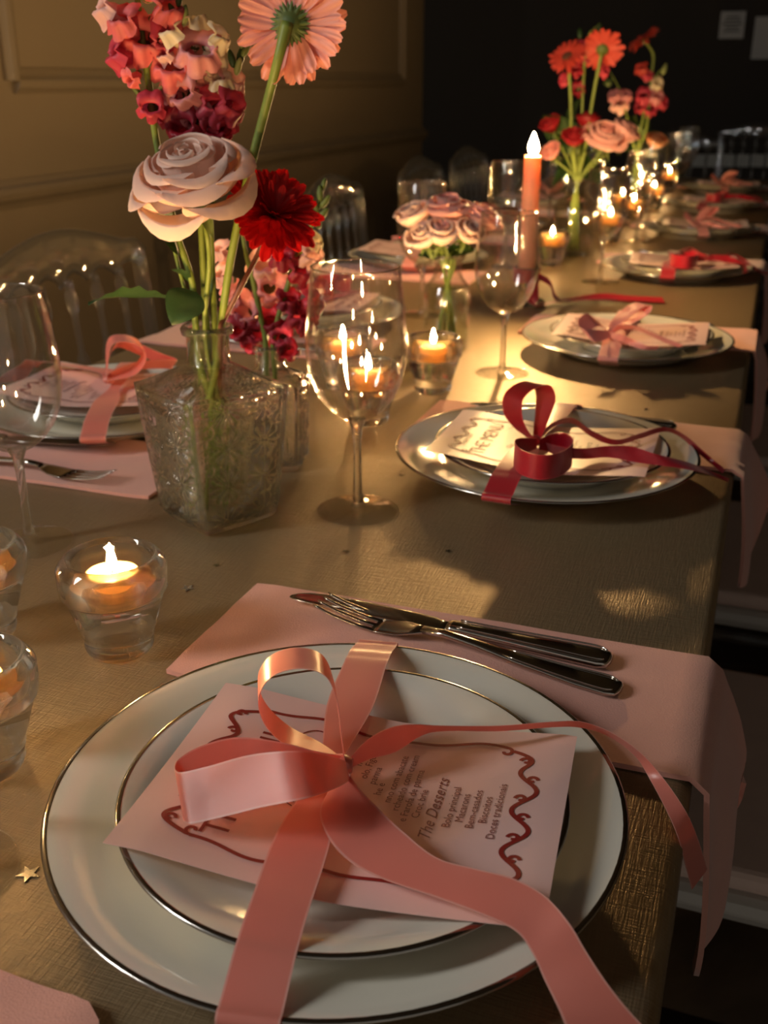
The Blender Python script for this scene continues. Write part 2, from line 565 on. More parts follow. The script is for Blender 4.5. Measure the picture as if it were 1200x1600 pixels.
# notices and pale panel on the far wall
def notice(px0, px1, py0, py1, label, lines):
    a, b = DP(px0, py0, 1), DP(px1, py1, 1)
    def at(p):
        d = p - CAM
        return CAM + d * (7.98 / d.y)
    p, q = at(a), at(b)
    t = thing('wall_notice', label, 'notice', ((p.x + q.x) / 2, 7.992, (p.z + q.z) / 2))
    wd, ht = abs(q.x - p.x), abs(p.z - q.z)
    obj('paper', mesh('paper', *box(-wd / 2, wd / 2, -0.004, 0.006, -ht / 2, ht / 2), smooth=False), M['paper'], t)
    for k in range(lines):
        z = ht * (0.3 - 0.13 * k)
        l = wd * (0.26 + 0.07 * ((k * 7) % 3))
        obj('printed_line', mesh('printed_line', *box(-l, l, -0.006, -0.004, z - ht * 0.03, z + ht * 0.03), smooth=False), M['grey_print'], t)


notice(1127, 1161, 18, 60, 'small framed paper notice with faint grey lines on the dark back wall', 5)
notice(1181, 1216, 26, 92, 'larger blank pale sheet on the dark back wall beside the notice', 0)
pw = thing('wall_panel', 'pale low row of square sections against the dark far end', 'panel', (0, 0, 0))
for k in range(9):
    d = DP(1092 + 23 * k, 251, 1) - CAM
    p = CAM + d * (7.9 / d.y)
    obj('panel_square', mesh('panel_square', *box(p.x - 0.042, p.x + 0.042, 7.88, 7.93, p.z - 0.04, p.z + 0.04), smooth=False), M['panel'], pw)
d = DP(1150, 251, 1) - CAM
p = CAM + d * (7.95 / d.y)
obj('backing', mesh('backing', *box(p.x - 0.5, p.x + 0.75, 7.93, 8.0, 0.0, p.z + 0.06), smooth=False), M['back'], pw)

# ================================================================== the table
TX0, TX1, TY0, TY1 = -0.866, 0.0, -0.55, 4.55
tb = thing('dining_table', 'long dining table hidden under a champagne satin cloth', 'table', (0, 0, 0))
obj('tabletop', mesh('tabletop', *box(TX0 + 0.004, TX1 - 0.011, TY0 + 0.004, TY1 - 0.004, TZ - 0.032, TZ - 0.003), smooth=False), M['wood'], tb)
for x in (TX0 + 0.07, TX1 - 0.07):
    for y in (TY0 + 0.1, 1.95, TY1 - 0.1):
        obj('leg', mesh('leg', *lathe([(0, 0), (0.022, 0), (0.03, 0.5), (0.034, TZ - 0.032), (0, TZ - 0.032)], 16)), M['wood'], tb, (x, y, 0))


def cloth():
    hang = 0.22
    prof = []
    for k in range(9): prof.append((TX0 - 0.002, -hang + (hang - 0.008) * k / 8, 1 - k / 8))
    for k in range(1, 5):
        a = PI / 2 * k / 5
        prof.append((TX0 + 0.006 - 0.008 * math.cos(a), -0.008 + 0.008 * math.sin(a), 0))
    for k in range(13): prof.append((TX0 + 0.008 + (TX1 - 0.007 - TX0 - 0.008) * k / 12, 0, 0))
    for k in range(1, 5):
        a = PI / 2 * (1 - k / 5)
        prof.append((TX1 - 0.007 + 0.008 * math.cos(a), -0.008 + 0.008 * math.sin(a), 0))
    for k in range(9): prof.append((TX1 + 0.001, -0.008 - (hang - 0.008) * k / 8, k / 8))
    ny = 200
    def fn(i, j):
        x, z, h = prof[i]
        y = TY0 + (TY1 - TY0) * j / (ny - 1)
        s = 1 if x > -0.4 else -1
        x += s * h * (-0.001 + 0.0015 * math.sin(y * 23) + 0.001 * math.sin(y * 51 + 1))
        return (x, y, TZ + z)
    return grid(len(prof), ny, fn)


v, f = cloth()
# closing flaps at both ends
f2 = []
v2 = [Vector((x, y, z)) for y in (TY0 - 0.001, TY1 + 0.001) for (x, z) in ((TX0 + 0.004, TZ - 0.22), (TX1 - 0.006, TZ - 0.22), (TX1 - 0.006, TZ - 0.001), (TX0 + 0.004, TZ - 0.001))]
v, f = joinm((v, f), (v2, [(0, 1, 2, 3), (7, 6, 5, 4)]))
tc = obj('tablecloth', mesh('tablecloth', v, f), M['cloth'])
tag(tc, 'champagne gold satin tablecloth stretched over the long dining table', 'tablecloth')

# ================================================================== crystal chairs
def loft(st, n=12):
    """elliptical sections along local x: (x, yc, zc, half width y, half height z)"""
    vs, fs = [], []
    for x, yc, zc, hy, hz in st:
        for i in range(n):
            a = 2 * PI * i / n
            c, s = math.cos(a), math.sin(a)
            vs.append((x, yc + hy * math.copysign(abs(c) ** 0.8, c), zc + hz * math.copysign(abs(s) ** 0.8, s)))
    for k in range(len(st) - 1):
        for i in range(n):
            fs.append((k * n + i, k * n + (i + 1) % n, (k + 1) * n + (i + 1) % n, (k + 1) * n + i))
    fs.append(tuple(range(n - 1, -1, -1)))
    fs.append(tuple(range((len(st) - 1) * n, len(st) * n)))
    return vs, fs


def turned(z0, z1, r, n=14, beads=3):
    L = z1 - z0
    pr = [(0, z0), (r, z0), (r * 1.0, z0 + L * 0.04)]
    for k in range(beads):
        c = z0 + L * (0.12 + 0.76 * k / max(1, beads - 1))
        pr += [(r * 0.7, c - 0.022), (r * 1.25, c - 0.012), (r * 1.45, c), (r * 1.25, c + 0.012), (r * 0.7, c + 0.022)]
    pr += [(r, z1 - L * 0.04), (r, z1), (0, z1)]
    return lathe(pr, n)


def make_chair(label, loc, rz, group):
    t = thing('crystal_chair', label, 'chair', loc, rz, group)
    hw = 0.20
    # seat slab and cushion
    s = obj('seat', mesh('seat', *box(-0.2, 0.2, -hw, hw, 0.405, 0.432), smooth=False), M['seatrim'], t); bevel(s, 0.012)
    c = obj('cushion', mesh('cushion', *box(-0.187, 0.187, -hw + 0.012, hw - 0.012, 0.432, 0.455), smooth=False), M['cushion'], t); bevel(c, 0.010, 3)
    for x in (-0.17, 0.17):
        for y in (-0.165, 0.165):
            obj('leg', mesh('leg', *turned(0, 0.405, 0.013, 14, 4)), M['crystal'], t, (x, y, 0))
    for y in (-0.165, 0.165):
        obj('stretcher', mesh('stretcher', *tube([(-0.157, y, 0.2), (0.157, y, 0.2)], 0.009, 10, 1)), M['crystal'], t)
    lean = lambda z: -0.185 - 0.05 * (z - 0.43) / 0.47
    for y in (-0.188, 0.188):
        obj('upright', mesh('upright', *tube([(lean(z), y * (1 - 0.0 * z), z) for z in (0.432, 0.55, 0.7, 0.80, 0.86)], [0.013, 0.012, 0.012, 0.013, 0.012], 12, 4)), M['crystal'], t)
    for k in range(5):
        y = -0.128 + 0.064 * k
        v, f = turned(0.565, 0.835, 0.0075, 12, 3)
        obj('spindle', mesh('spindle', [Vector((lean(p[2]), y + p[1], p[2])) + Vector((p[0], 0, 0)) for p in v], f), M['crystal'], t)
    obj('lower_rail', mesh('lower_rail', *tube([(lean(0.56), -0.18, 0.558), (lean(0.56) - 0.008, 0, 0.552), (lean(0.56), 0.18, 0.558)], 0.011, 10, 6)), M['crystal'], t)
    ny = 61
    def fn(i, j):
        y = -0.205 + 0.41 * j / (ny - 1)
        q = y / 0.205
        top = 0.872 + 0.040 * math.cos(q * PI / 2) ** 1.5 + 0.010 * math.exp(-((abs(q) - 0.93) / 0.1) ** 2)
        bot = 0.818 + 0.020 * abs(math.sin((y + 0.192) / 0.064 * PI)) ** 0.7
        end = max(0.0, 1 - abs(q) ** 14)
        hz = (top - bot) / 2 * (0.25 + 0.75 * end)
        zc = (top + bot) / 2
        a = 2 * PI * i / 12
        return (lean(zc) - 0.012 * (1 - q * q) + 0.012 * math.cos(a) * (0.4 + 0.6 * end), y, zc + hz * math.copysign(abs(math.sin(a)) ** 0.7, math.sin(a)))
    v, f = grid(12, ny, fn, closed_u=True)
    f += [tuple(range(11, -1, -1)), tuple(range((ny - 1) * 12, ny * 12))]
    obj('top_rail', mesh('top_rail', v, f), M['crystal'], t)
    return t


gch = 'crystal chairs around the long table'
ch0 = remember(make_chair('crystal chair on the wall side whose back shows behind the pressed glass vase', (-0.80, 1.365, 0), R(-4), gch))


def chair(loc, rz, label):
    c = copy_tree(ch0)
    c.location = loc; c.rotation_euler = (0, 0, rz)
    c['label'] = label
    return c


chair((-0.80, 2.50, 0), R(2), 'crystal chair on the wall side whose back shows behind the red gerbera')
chair((-0.80, 3.20, 0), R(0), 'crystal chair on the wall side behind the pale pink roses')
chair((-0.80, 3.75, 0), R(-2), 'crystal chair on the wall side whose back shows behind the tall candle')
chair((0.105, 1.0, 0), PI, 'crystal chair on the open side whose beige seat shows beside the red-bow setting')
chair((0.105, 1.585, 0), PI, 'crystal chair on the open side, next beyond the one beside the red bow')
chair((0.105, 2.2, 0), PI, 'crystal chair on the open side, third from the large coral bow')
chair((-0.43, 4.95, 0), -PI / 2, 'crystal chair at the far head of the long table')
for k, x in enumerate((-0.15, 0.32, 0.8)):
    chair((x, 6.1, 0), -PI / 2 + R(8 * k - 8), ['crystal chair standing in the dark beyond the table, nearest the wall', 'crystal chair standing in the dark below the framed notice', 'crystal chair standing in the dark farthest from the panelled wall'][k])

# ================================================================== plates
def plate_meshes(Rr, foot, h, nm):
    prof = [(0, 0.004), (foot - 0.008, 0.004), (foot - 0.006, 0.0), (foot, 0.0), (foot + 0.003, 0.004), (Rr * 0.80, h * 0.55), (Rr * 0.965, h * 0.89),
            (Rr - 0.0006, h * 0.955), (Rr, h * 0.985), (Rr - 0.0008, h), (Rr - 0.003, h * 1.0), (Rr * 0.86, h * 0.78), (foot + 0.012, h * 0.46), (foot + 0.004, h * 0.35), (foot - 0.004, h * 0.31), (foot * 0.5, h * 0.295), (0, h * 0.29)]
    body = mesh(nm, *lathe(prof, 96)); body.materials.append(M['porcelain'])
    band = mesh('rim_band', *lathe([(Rr - 0.0026, h + 0.0002), (Rr - 0.0008, h + 0.0004), (Rr + 0.0003, h * 0.985), (Rr + 0.0002, h * 0.96)], 96))
    band.materials.append(M['silver'])
    return body, band


CH_ME = plate_meshes(0.150, 0.096, 0.022, 'dish')
SM_ME = plate_meshes(0.115, 0.070, 0.024, 'dish')
SM_Z = 0.0066


def plate(name, mes, loc, label, group):
    t = thing(name, label, 'plate', loc, 0, group)
    b = obj('dish', mes[0], parent=t)
    obj('rim_band', mes[1], parent=b)
    return t


# ================================================================== napkins
def napkin_mesh(L, drop, wd, seed, bulge=0.02, flare=0.0):
    """local: table edge at x = 0, cloth lies on x < 0 and hangs beyond; y across"""
    nu, nv = 34, 22
    tot = L + drop
    rr = 0.010
    def fn(i, j):
        s = -L + tot * i / (nu - 1)
        q = j / (nv - 1)
        y = wd * (q - 0.5)
        # rounded corners
        e0 = min(1, (s + L) / 0.012)
        y *= 0.97 + 0.03 * math.sqrt(max(0, e0))
        wob = 0.0012 * noise.noise((s * 14 + seed, y * 22, seed)) + 0.0006 * noise.noise((s * 40, y * 60, seed + 3))
        z0 = 0.0042
        ext = 0.001
        if s < ext:
            x, z = s, z0 + max(-0.0002, wob + (0.0025 * max(0, (s + L) < 0.02) * 0))
        else:
            a = min((s - ext) / rr, PI / 2)
            x = ext + rr * math.sin(a)
            z = z0 - rr * (1 - math.cos(a))
            d = s - ext - rr * PI / 2
            if d > 0:
                h = d / drop
                d *= 1 - 0.40 * max(0, (q - 0.45) / 0.55) ** 1.4
                x += (bulge * 0.5 + 0.016 * q) * math.sin(min(1, h * 1.15) * PI * 0.58) + 0.004 * math.sin(y * 60 + seed) * h
                z -= d
                y *= 1 + flare * h - 0.35 * max(0, h - 0.6) ** 2 / 0.16
                z += 0.03 * max(0, h - 0.5) * (abs(q - 0.42) * 2) ** 2
            x += 0.0
            z += wob * 2
        return (x, y, z)
    return grid(nu, nv, fn)


NAP_ME = []
for k, (L, dr, bl) in enumerate(((0.338, 0.17, 0.020), (0.35, 0.15, 0.024), (0.345, 0.16, 0.018))):
    me = mesh('napkin', *napkin_mesh(L, dr, 0.140, 3.1 * k + 1, bl))
    me.materials.append(M['napkin'])
    NAP_ME.append(me)


def napkin(edge_x, yc, side, k, label, group='salmon napkins laid at the places', rz=0.0):
    o = obj('napkin', NAP_ME[k % 3])
    o.location = (edge_x, yc, TZ)
    o.rotation_euler = (0, 0, (0 if side > 0 else PI) + rz)
    solid(o, 0.0034, -1)
    return tag(o, label, 'napkin', group)


# ================================================================== cutlery
def knife_parts():
    hd = [(0, 0, 0.005, 0.004, 0.002), (0.002, 0, 0.005, 0.0085, 0.0034), (0.008, 0, 0.005, 0.0108, 0.0042), (0.03, 0, 0.005, 0.0100, 0.0042), (0.07, 0, 0.005, 0.0078, 0.004),
          (0.100, 0, 0.005, 0.0066, 0.004), (0.112, 0, 0.005, 0.0070, 0.0042), (0.116, 0, 0.005, 0.0062, 0.0034)]
    bd = [(0.115, 0, 0.005, 0.0058, 0.0016), (0.122, 0, 0.005, 0.0062, 0.0012), (0.128, -0.0005, 0.005, 0.0085, 0.0010), (0.15, -0.0008, 0.005, 0.0096, 0.0009), (0.19, -0.0006, 0.005, 0.0100, 0.0008),
          (0.215, 0.0, 0.005, 0.0095, 0.0007), (0.228, 0.0012, 0.005, 0.0078, 0.0006), (0.236, 0.0028, 0.005, 0.0052, 0.0005), (0.240, 0.004, 0.005, 0.002, 0.0004)]
    rim = []
    for s in (-1, 1):
        rim.append(tube([(0.004, s * 0.006, 0.0085), (0.012, s * 0.0085, 0.0092), (0.04, s * 0.0075, 0.0092), (0.08, s * 0.0056, 0.009), (0.108, s * 0.005, 0.009)], 0.0007, 6, 5))
    return loft(hd, 16), loft(bd, 16), joinm(*rim)


def fork_parts():
    hd = [(0, 0, 0.004, 0.004, 0.0015), (0.002, 0, 0.004, 0.0085, 0.0022), (0.008, 0, 0.004, 0.0108, 0.0026), (0.03, 0, 0.0042, 0.0100, 0.0026), (0.07, 0, 0.006, 0.0068, 0.0024),
          (0.100, 0, 0.0085, 0.0042, 0.0024), (0.125, 0, 0.0100, 0.0034, 0.0024), (0.142, 0, 0.0085, 0.0044, 0.0022)]
    hh = [(0.140, 0, 0.0086, 0.0042, 0.0020), (0.150, 0, 0.0066, 0.0085, 0.0013), (0.158, 0, 0.0052, 0.0112, 0.0010), (0.172, 0, 0.0042, 0.0124, 0.0009), (0.178, 0, 0.0042, 0.0126, 0.0008)]
    tines = []
    for k in range(4):
        y = -0.0106 + 0.00707 * k
        tines.append(loft([(0.176, y, 0.0042, 0.0022, 0.0009), (0.19, y, 0.0048, 0.0019, 0.0009), (0.21, y * 0.99, 0.0075, 0.0017, 0.0008), (0.222, y * 0.98, 0.0105, 0.0013, 0.0007), (0.226, y * 0.97, 0.0118, 0.0005, 0.0004)], 8))
    rim = []
    for s in (-1, 1):
        rim.append(tube([(0.004, s * 0.006, 0.0062), (0.012, s * 0.0085, 0.0066), (0.04, s * 0.0070, 0.0068), (0.08, s * 0.0042, 0.0085)], 0.0006, 6, 5))
    return loft(hd, 16), loft(hh, 16), tines, joinm(*rim)


kh, kb, kr = knife_parts()
fh, fhd, ft, fr = fork_parts()
KN = [mesh('handle', *kh), mesh('blade', *kb), mesh('handle_border', *kr)]
FK = [mesh('handle', *fh), mesh('fork_head', *fhd), mesh('handle_border', *fr)] + [mesh('tine', *t) for t in ft]
for m_ in KN + FK: m_.materials.append(M['steel'])


def knife(end, tip, label, z=0.0045, flip=False):
    d = Vector(tip) - Vector(end)
    t = thing('table_knife', label, 'knife', T(end[0], end[1], z), math.atan2(d.y, d.x), 'table knives')
    hdl = obj('handle', KN[0], parent=t); obj('handle_border', KN[2], parent=hdl); obj('blade', KN[1], parent=t)
    if flip: t.scale = (1, -1, 1)
    return t


def fork(end, tip, label, z=0.0045):
    d = Vector(tip) - Vector(end)
    t = thing('dinner_fork', label, 'fork', T(end[0], end[1], z), math.atan2(d.y, d.x), 'dinner forks')
    hdl = obj('handle', FK[0], parent=t); obj('handle_border', FK[2], parent=hdl)
    h = obj('fork_head', FK[1], parent=t)
    for k in range(4): obj('tine', FK[3 + k], parent=h)
    return t


# ================================================================== menu card
CW, CL = 0.0725, 0.1035          # half width (reader's right), half length (reader's up)


def card_z(v):
    return 0.0262 + 0.0085 * min(1.0, abs(v + 0.006) / 0.09) ** 1.25


def card_pt(u, v, dz=0.0):
    """card coordinates -> local of the plate (reader sits on the +x side looking to -x)"""
    bow = 0.0015 * (1 - (u / CW) ** 2)
    x, y = -v, u
    a = R(4.5)
    return (0.016 + x * math.cos(a) - y * math.sin(a), -0.012 + x * math.sin(a) + y * math.cos(a), card_z(v) - bow + dz)


def stroke(pts, wd, dz=0.00045):
    vs, fs = [], []
    for k, p in enumerate(pts):
        a, b = pts[max(0, k - 1)], pts[min(len(pts) - 1, k + 1)]
        d = Vector((b[0] - a[0], b[1] - a[1]))
        if d.length < 1e-9: d = Vector((1, 0))
        d.normalize()
        n = Vector((-d.y, d.x)) * wd / 2
        vs.append(card_pt(p[0] + n.x, p[1] + n.y, dz)); vs.append(card_pt(p[0] - n.x, p[1] - n.y, dz))
    for k in range(len(pts) - 1):
        fs.append((2 * k, 2 * k + 1, 2 * k + 3, 2 * k + 2))
    return vs, fs


def wave_side(sg, seed):
    """curly wavy line along a short side"""
    v0 = sg * 0.083
    base = []
    n = 90
    for i in range(n + 1):
        t = i / n
        u = -0.054 + 0.108 * t
        v = v0 + 0.0052 * math.sin(t * 2 * PI * 3.5 + seed)
        if t < 0.12: v -= sg * 0.016 * (1 - t / 0.12) ** 2
        if t > 0.88: v -= sg * 0.016 * (1 - (1 - t) / 0.12) ** 2
        base.append((u, v))
    parts = [stroke(base, 0.0024)]
    for k in range(7):
        t = (k + 0.5) / 7
        i = int(t * n)
        u, v = base[i]
        d = 1 if math.sin(t * 2 * PI * 3.5 + seed) > 0 else -1
        cur = []
        for j in range(16):
            a = j / 15
            an = -PI / 2 * d + d * a * PI * 1.55
            r = 0.0030 * (1 - 0.62 * a)
            cur.append((u + 0.0006 + r * math.cos(an), v - d * 0.0030 * -1 * 0 + d * 0.0 + (r * math.sin(an) + d * 0.0030) * 1.0 - d * 0.006))
        parts.append(stroke(cur, 0.0020))
        a = cur[-1]
        parts.append(stroke([(a[0] - 0.0009, a[1]), (a[0], a[1]), (a[0] + 0.0009, a[1])], 0.0018, 0.0005))
    return joinm(*parts)


def long_side(sg):
    pts = []
    for i in range(80):
        t = i / 79
        v = -0.068 + 0.136 * t
        u = sg * (0.0555 + 0.0022 * math.sin(t * 2 * PI * 1.5 + 0.6) + 0.0012 * math.sin(t * 2 * PI * 3))
        pts.append((u, v))
    a = []
    for e, d in ((0, -1), (-1, 1)):
        u, v = pts[e]
        cur = []
        for j in range(14):
            q = j / 13
            an = -PI / 2 + q * PI * 1.5
            r = 0.0035 * (1 - 0.6 * q)
            cur.append((u - sg * (0.0035 + r * math.sin(an)), v + d * r * math.cos(an)))
        a.append(stroke(cur, 0.0020))
    return joinm(stroke(pts, 0.0022), *a)


def text_geo(s, size, u, v, shear=0.0, align='CENTER', space=1.0):
    c = bpy.data.curves.new('t', 'FONT')
    c.body = s; c.size = size; c.shear = shear; c.align_x = align; c.resolution_u = 3; c.space_character = space
    o = bpy.data.objects.new('t', c); COL.objects.link(o)
    dg = bpy.context.evaluated_depsgraph_get()
    me = o.evaluated_get(dg).to_mesh()
    vs = [card_pt(u + p.co.x, v + p.co.y, 0.0005) for p in me.vertices]
    fs = [tuple(p.vertices) for p in me.polygons]
    o.evaluated_get(dg).to_mesh_clear()
    bpy.data.objects.remove(o); bpy.data.curves.remove(c)
    return vs, fs


v, f = grid(15, 41, lambda i, j: card_pt(-CW + 2 * CW * i / 14, -CL + 2 * CL * j / 40))
CARD_ME = mesh('sheet', v, f); CARD_ME.materials.append(M['card'])
CARD_PARTS = []
for nm, g in (('border_line', long_side(1)), ('border_line', long_side(-1)), ('border_scroll', wave_side(1, 0.4)), ('border_scroll', wave_side(-1, 2.0))):
    me = mesh(nm, *g, smooth=False); me.materials.append(M['print']); CARD_PARTS.append((nm, me, None))
TXT = [('Despedida', 0.0085, -0.018, 0.0735, 0.45), ('THE MENU', 0.0200, -0.002, 0.0515, 0.0), ('The', 0.0080, -0.012, 0.030, 0.45)]
TXT += [(s, 0.0058, u, v, 0.0) for s, u, v in (('no', 0.030, 0.006), ('olo, Figo e', 0.030, 0.0005), ('parma', 0.022, -0.005), ('he e', 0.012, -0.010), ('nno com abacate', 0.022, -0.0165),
        ('rcheado com cream', 0.020, -0.0222), ('e Farofa de parma', 0.010, -0.0279), ('Croc brie', 0.004, -0.0336))]
TXT += [('The Desserts', 0.0090, 0.001, -0.0425, 0.45)]
TXT += [(s, 0.0058, 0.004, v, 0.0) for s, v in (('Bolo principal', -0.0500), ('Macarons', -0.0557), ('Bem-casados', -0.0614), ('Biscoitos', -0.0671), ('Doces tradicionais', -0.0728))]
for s, size, u, v_, sh in TXT:
    me = mesh('menu_text', *text_geo(s, size, u, v_, sh, space=1.0), smooth=False); me.materials.append(M['print' if size > 0.01 else 'text'])
    CARD_PARTS.append(('menu_text', me, s))
me = mesh('menu_text', *stroke([(0.028 + 0.020 * math.cos(a), 0.036 + 0.012 * math.sin(a)) for a in [R(-60 + 10 * k) for k in range(13)]], 0.0009), smooth=False)
me.materials.append(M['print']); CARD_PARTS.append(('title_flourish', me, None))


def menu_card(loc, rz, label, detail=True):
    t = thing('menu_card', label, 'menu', loc, rz, 'pink menu cards')
    s = obj('sheet', CARD_ME, parent=t)
    solid(s, 0.0004, -1)
    for nm, me, txt in CARD_PARTS:
        if detail or nm.startswith('border'):
            o = obj(nm, me, parent=t)
            if txt: o['label'] = 'printed words ' + txt
    return t

# ================================================================== ribbons
def strip_mesh(name, e1, e2, sub=8, across=5, lift=0.0):
    A, B = cr(e1, sub), cr(e2, sub)
    n = len(A)
    def fn(i, j):
        t = i / (across - 1)
        p = Vector(A[j]).lerp(Vector(B[j]), t)
        return p
    v, f, uv = grid(across, n, fn, uv=True)
    return mesh(name, v, f, uv=uv)


def wrap_strip(pf, pn, wd, C, knot_t=0.5, sm=(0.007, -0.008), pinch=0.55):
    """band round both plates from the far rim point pf to the near rim point pn, local to plate centre C"""
    a, b = Vector(pf) - C, Vector(pn) - C
    a.z = b.z = 0
    d = (b - a).normalized()
    side = Vector((d.y, -d.x, 0))
    off = a - d * a.dot(d)
    e1, e2 = [], []
    half = math.sqrt(max(0.01, 0.150 ** 2 - off.length ** 2))
    rs = math.sqrt(max(0.005, 0.115 ** 2 - (off.length + 0.004) ** 2))
    kt = -half + 2 * half * knot_t
    st = [(-0.115, 0.0035), (-half + 0.008, 0.0135), (-half - 0.0022, 0.0185), (-half - 0.001, 0.0236), (-half + 0.005, 0.0242), (-rs - 0.012, 0.0304), (-rs - 0.001, 0.0322), (-rs + 0.012, 0.0335), (-0.055, 0.0345),
          (kt, 0.0335), (0.055, 0.0345), (rs - 0.012, 0.0335), (rs + 0.001, 0.0322), (rs + 0.012, 0.0304), (half - 0.005, 0.0242), (half + 0.001, 0.0236), (half + 0.0022, 0.0185), (half - 0.008, 0.0135), (0.115, 0.0035)]
    for t, z in st:
        k = 1 - pinch * math.exp(-((t - kt) / 0.022) ** 2)
        p = off + d * t + Vector((0, 0, z))
        e1.append(p - side * wd / 2 * k); e2.append(p + side * wd / 2 * k)
    return strip_mesh('wrap_band', e1, e2, 5)


def loop_strip(name, pts, w, wd, C, Z, pinch=0.45):
    """pts: (pixel x, pixel y, depth offset); w: width direction; ends pinched into the knot"""
    e1, e2 = [], []
    w = Vector(w).normalized()
    n = len(pts)
    for k, (x, y, dz) in enumerate(pts):
        t = k / (n - 1)
        s = pinch + (1 - pinch) * min(1, min(t, 1 - t) * 4.5)
        p = DP(x, y, Z + dz) - C
        e1.append(p - w * wd / 2 * s); e2.append(p + w * wd / 2 * s)
    return strip_mesh(name, e1, e2, 8)


def pair_strip(name, prs, C):
    """prs: ((x, y, z), (x, y, z)) pixel and height of both edges"""
    return strip_mesh(name, [W(*a) - C for a, b in prs], [W(*b) - C for a, b in prs], 8)


def knot_mesh(p, s, axis=(1, 0.3, 0)):
    v, f = lathe([(0, -0.006), (0.004, -0.006), (0.0062, -0.003), (0.0066, 0), (0.0062, 0.003), (0.004, 0.006), (0, 0.006)], 14)
    m = frame_to(axis).to_4x4()
    uv = [(0.5, 0.5)] * len(v)
    vs = [(m @ Vector((q[0] * s, q[1] * s * 0.8, q[2] * s))) + p for q in v]
    return mesh('knot', vs, f, uv=uv)


C1 = T(-0.175, 0.414)
K1 = W(532, 1198, 0.0400)
ZK = depth_of(K1)
WA = -FH * 0.96 + RT * 0.12 + Vector((0, 0, 0.1))
WB = RT * 0.26 - UP * 0.83 - FW * 0.48
RIB_A = [
    wrap_strip(W(588, 1008, .024), W(384, 1598, .024), 0.0265, C1),
    loop_strip('bow_loop', [(536, 1192, 0), (500, 1172, 0.004), (450, 1150, 0.006), (413, 1113, 0.004), (404, 1072, 0.002), (425, 1040, 0), (467, 1028, -0.002), (506, 1040, -0.004), (524, 1080, -0.004), (531, 1130, -0.003), (538, 1188, 0)], WA, 0.0255, C1, ZK, 0.4),
    loop_strip('bow_loop', [(540, 1196, 0), (500, 1198, -0.008), (440, 1192, -0.012), (375, 1190, -0.012), (318, 1205, -0.016), (283, 1228, -0.022), (286, 1246, -0.031), (330, 1238, -0.036), (400, 1220, -0.045), (470, 1210, -0.052), (518, 1206, -0.034), (543, 1204, -0.004)], WB, 0.0255, C1, ZK - 0.004, 0.4),
    knot_mesh(K1 - C1 + Vector((0, 0, 0.001)), 1.0),
    pair_strip('ribbon_tail', [((545, 1208, .040), (520, 1225, .040)), ((558, 1228, .043), (500, 1268, .041)), ((590, 1262, .043), (515, 1312, .039)), ((628, 1298, .042), (548, 1347, .0375)), ((682, 1340, .042), (600, 1374, .0375)),
                               ((744, 1358, .044), (690, 1405, .0385)), ((800, 1372, .045), (755, 1430, .0395)), ((850, 1399, .045), (806, 1455, .0385)), ((889, 1442, .043), (832, 1490, .034)), ((918, 1490, .036), (850, 1530, .029)),
                               ((955, 1545, .029), (872, 1575, .026)), ((1002, 1600, .022), (888, 1612, .024)), ((1060, 1650, .012), (920, 1668, .013)), ((1090, 1690, .0045), (950, 1715, .0045))], C1),
    pair_strip('ribbon_tail', [((540, 1192, .041), (538, 1206, .039)), ((574, 1156, .050), (575, 1187, .039)), ((612, 1136, .052), (618, 1175, .039)), ((650, 1132, .052), (657, 1150, .040)), ((690, 1134, .050), (694, 1142, .0405)),
                               ((780, 1134, .047), (782, 1142, .0405)), ((860, 1128, .045), (862, 1136, .040)), ((910, 1128, .040), (908, 1137, .036)), ((958, 1146, .034), (950, 1150, .028)), ((1003, 1178, .026), (993, 1182, .019)),
                               ((1038, 1218, .017), (1020, 1226, .014)), ((1068, 1262, .010), (1045, 1274, .009)), ((1083, 1292, .000), (1060, 1310, .001)), ((1094, 1322, -.014), (1069, 1345, -.014)), ((1105, 1358, -.036), (1081, 1390, -.038))], C1),
]
C2 = T(-0.181, 0.98)
K2 = W(834, 697, 0.040)
Z2 = depth_of(K2)
ring = []
for (x, y) in ((838, 700), (812, 706), (803, 716), (815, 730), (845, 738), (876, 732), (894, 716), (884, 703), (862, 699), (842, 702)):
    ring.append(W(x, y, .046) - C2)
e1, e2 = [], []
for k, p in enumerate(ring):
    s = 0.45 + 0.55 * min(1, min(k, len(ring) - 1 - k) / 1.6)
    e1.append(p + Vector((0, 0, 0.0115 * s))); e2.append(p - Vector((0, 0, 0.0115 * s)))
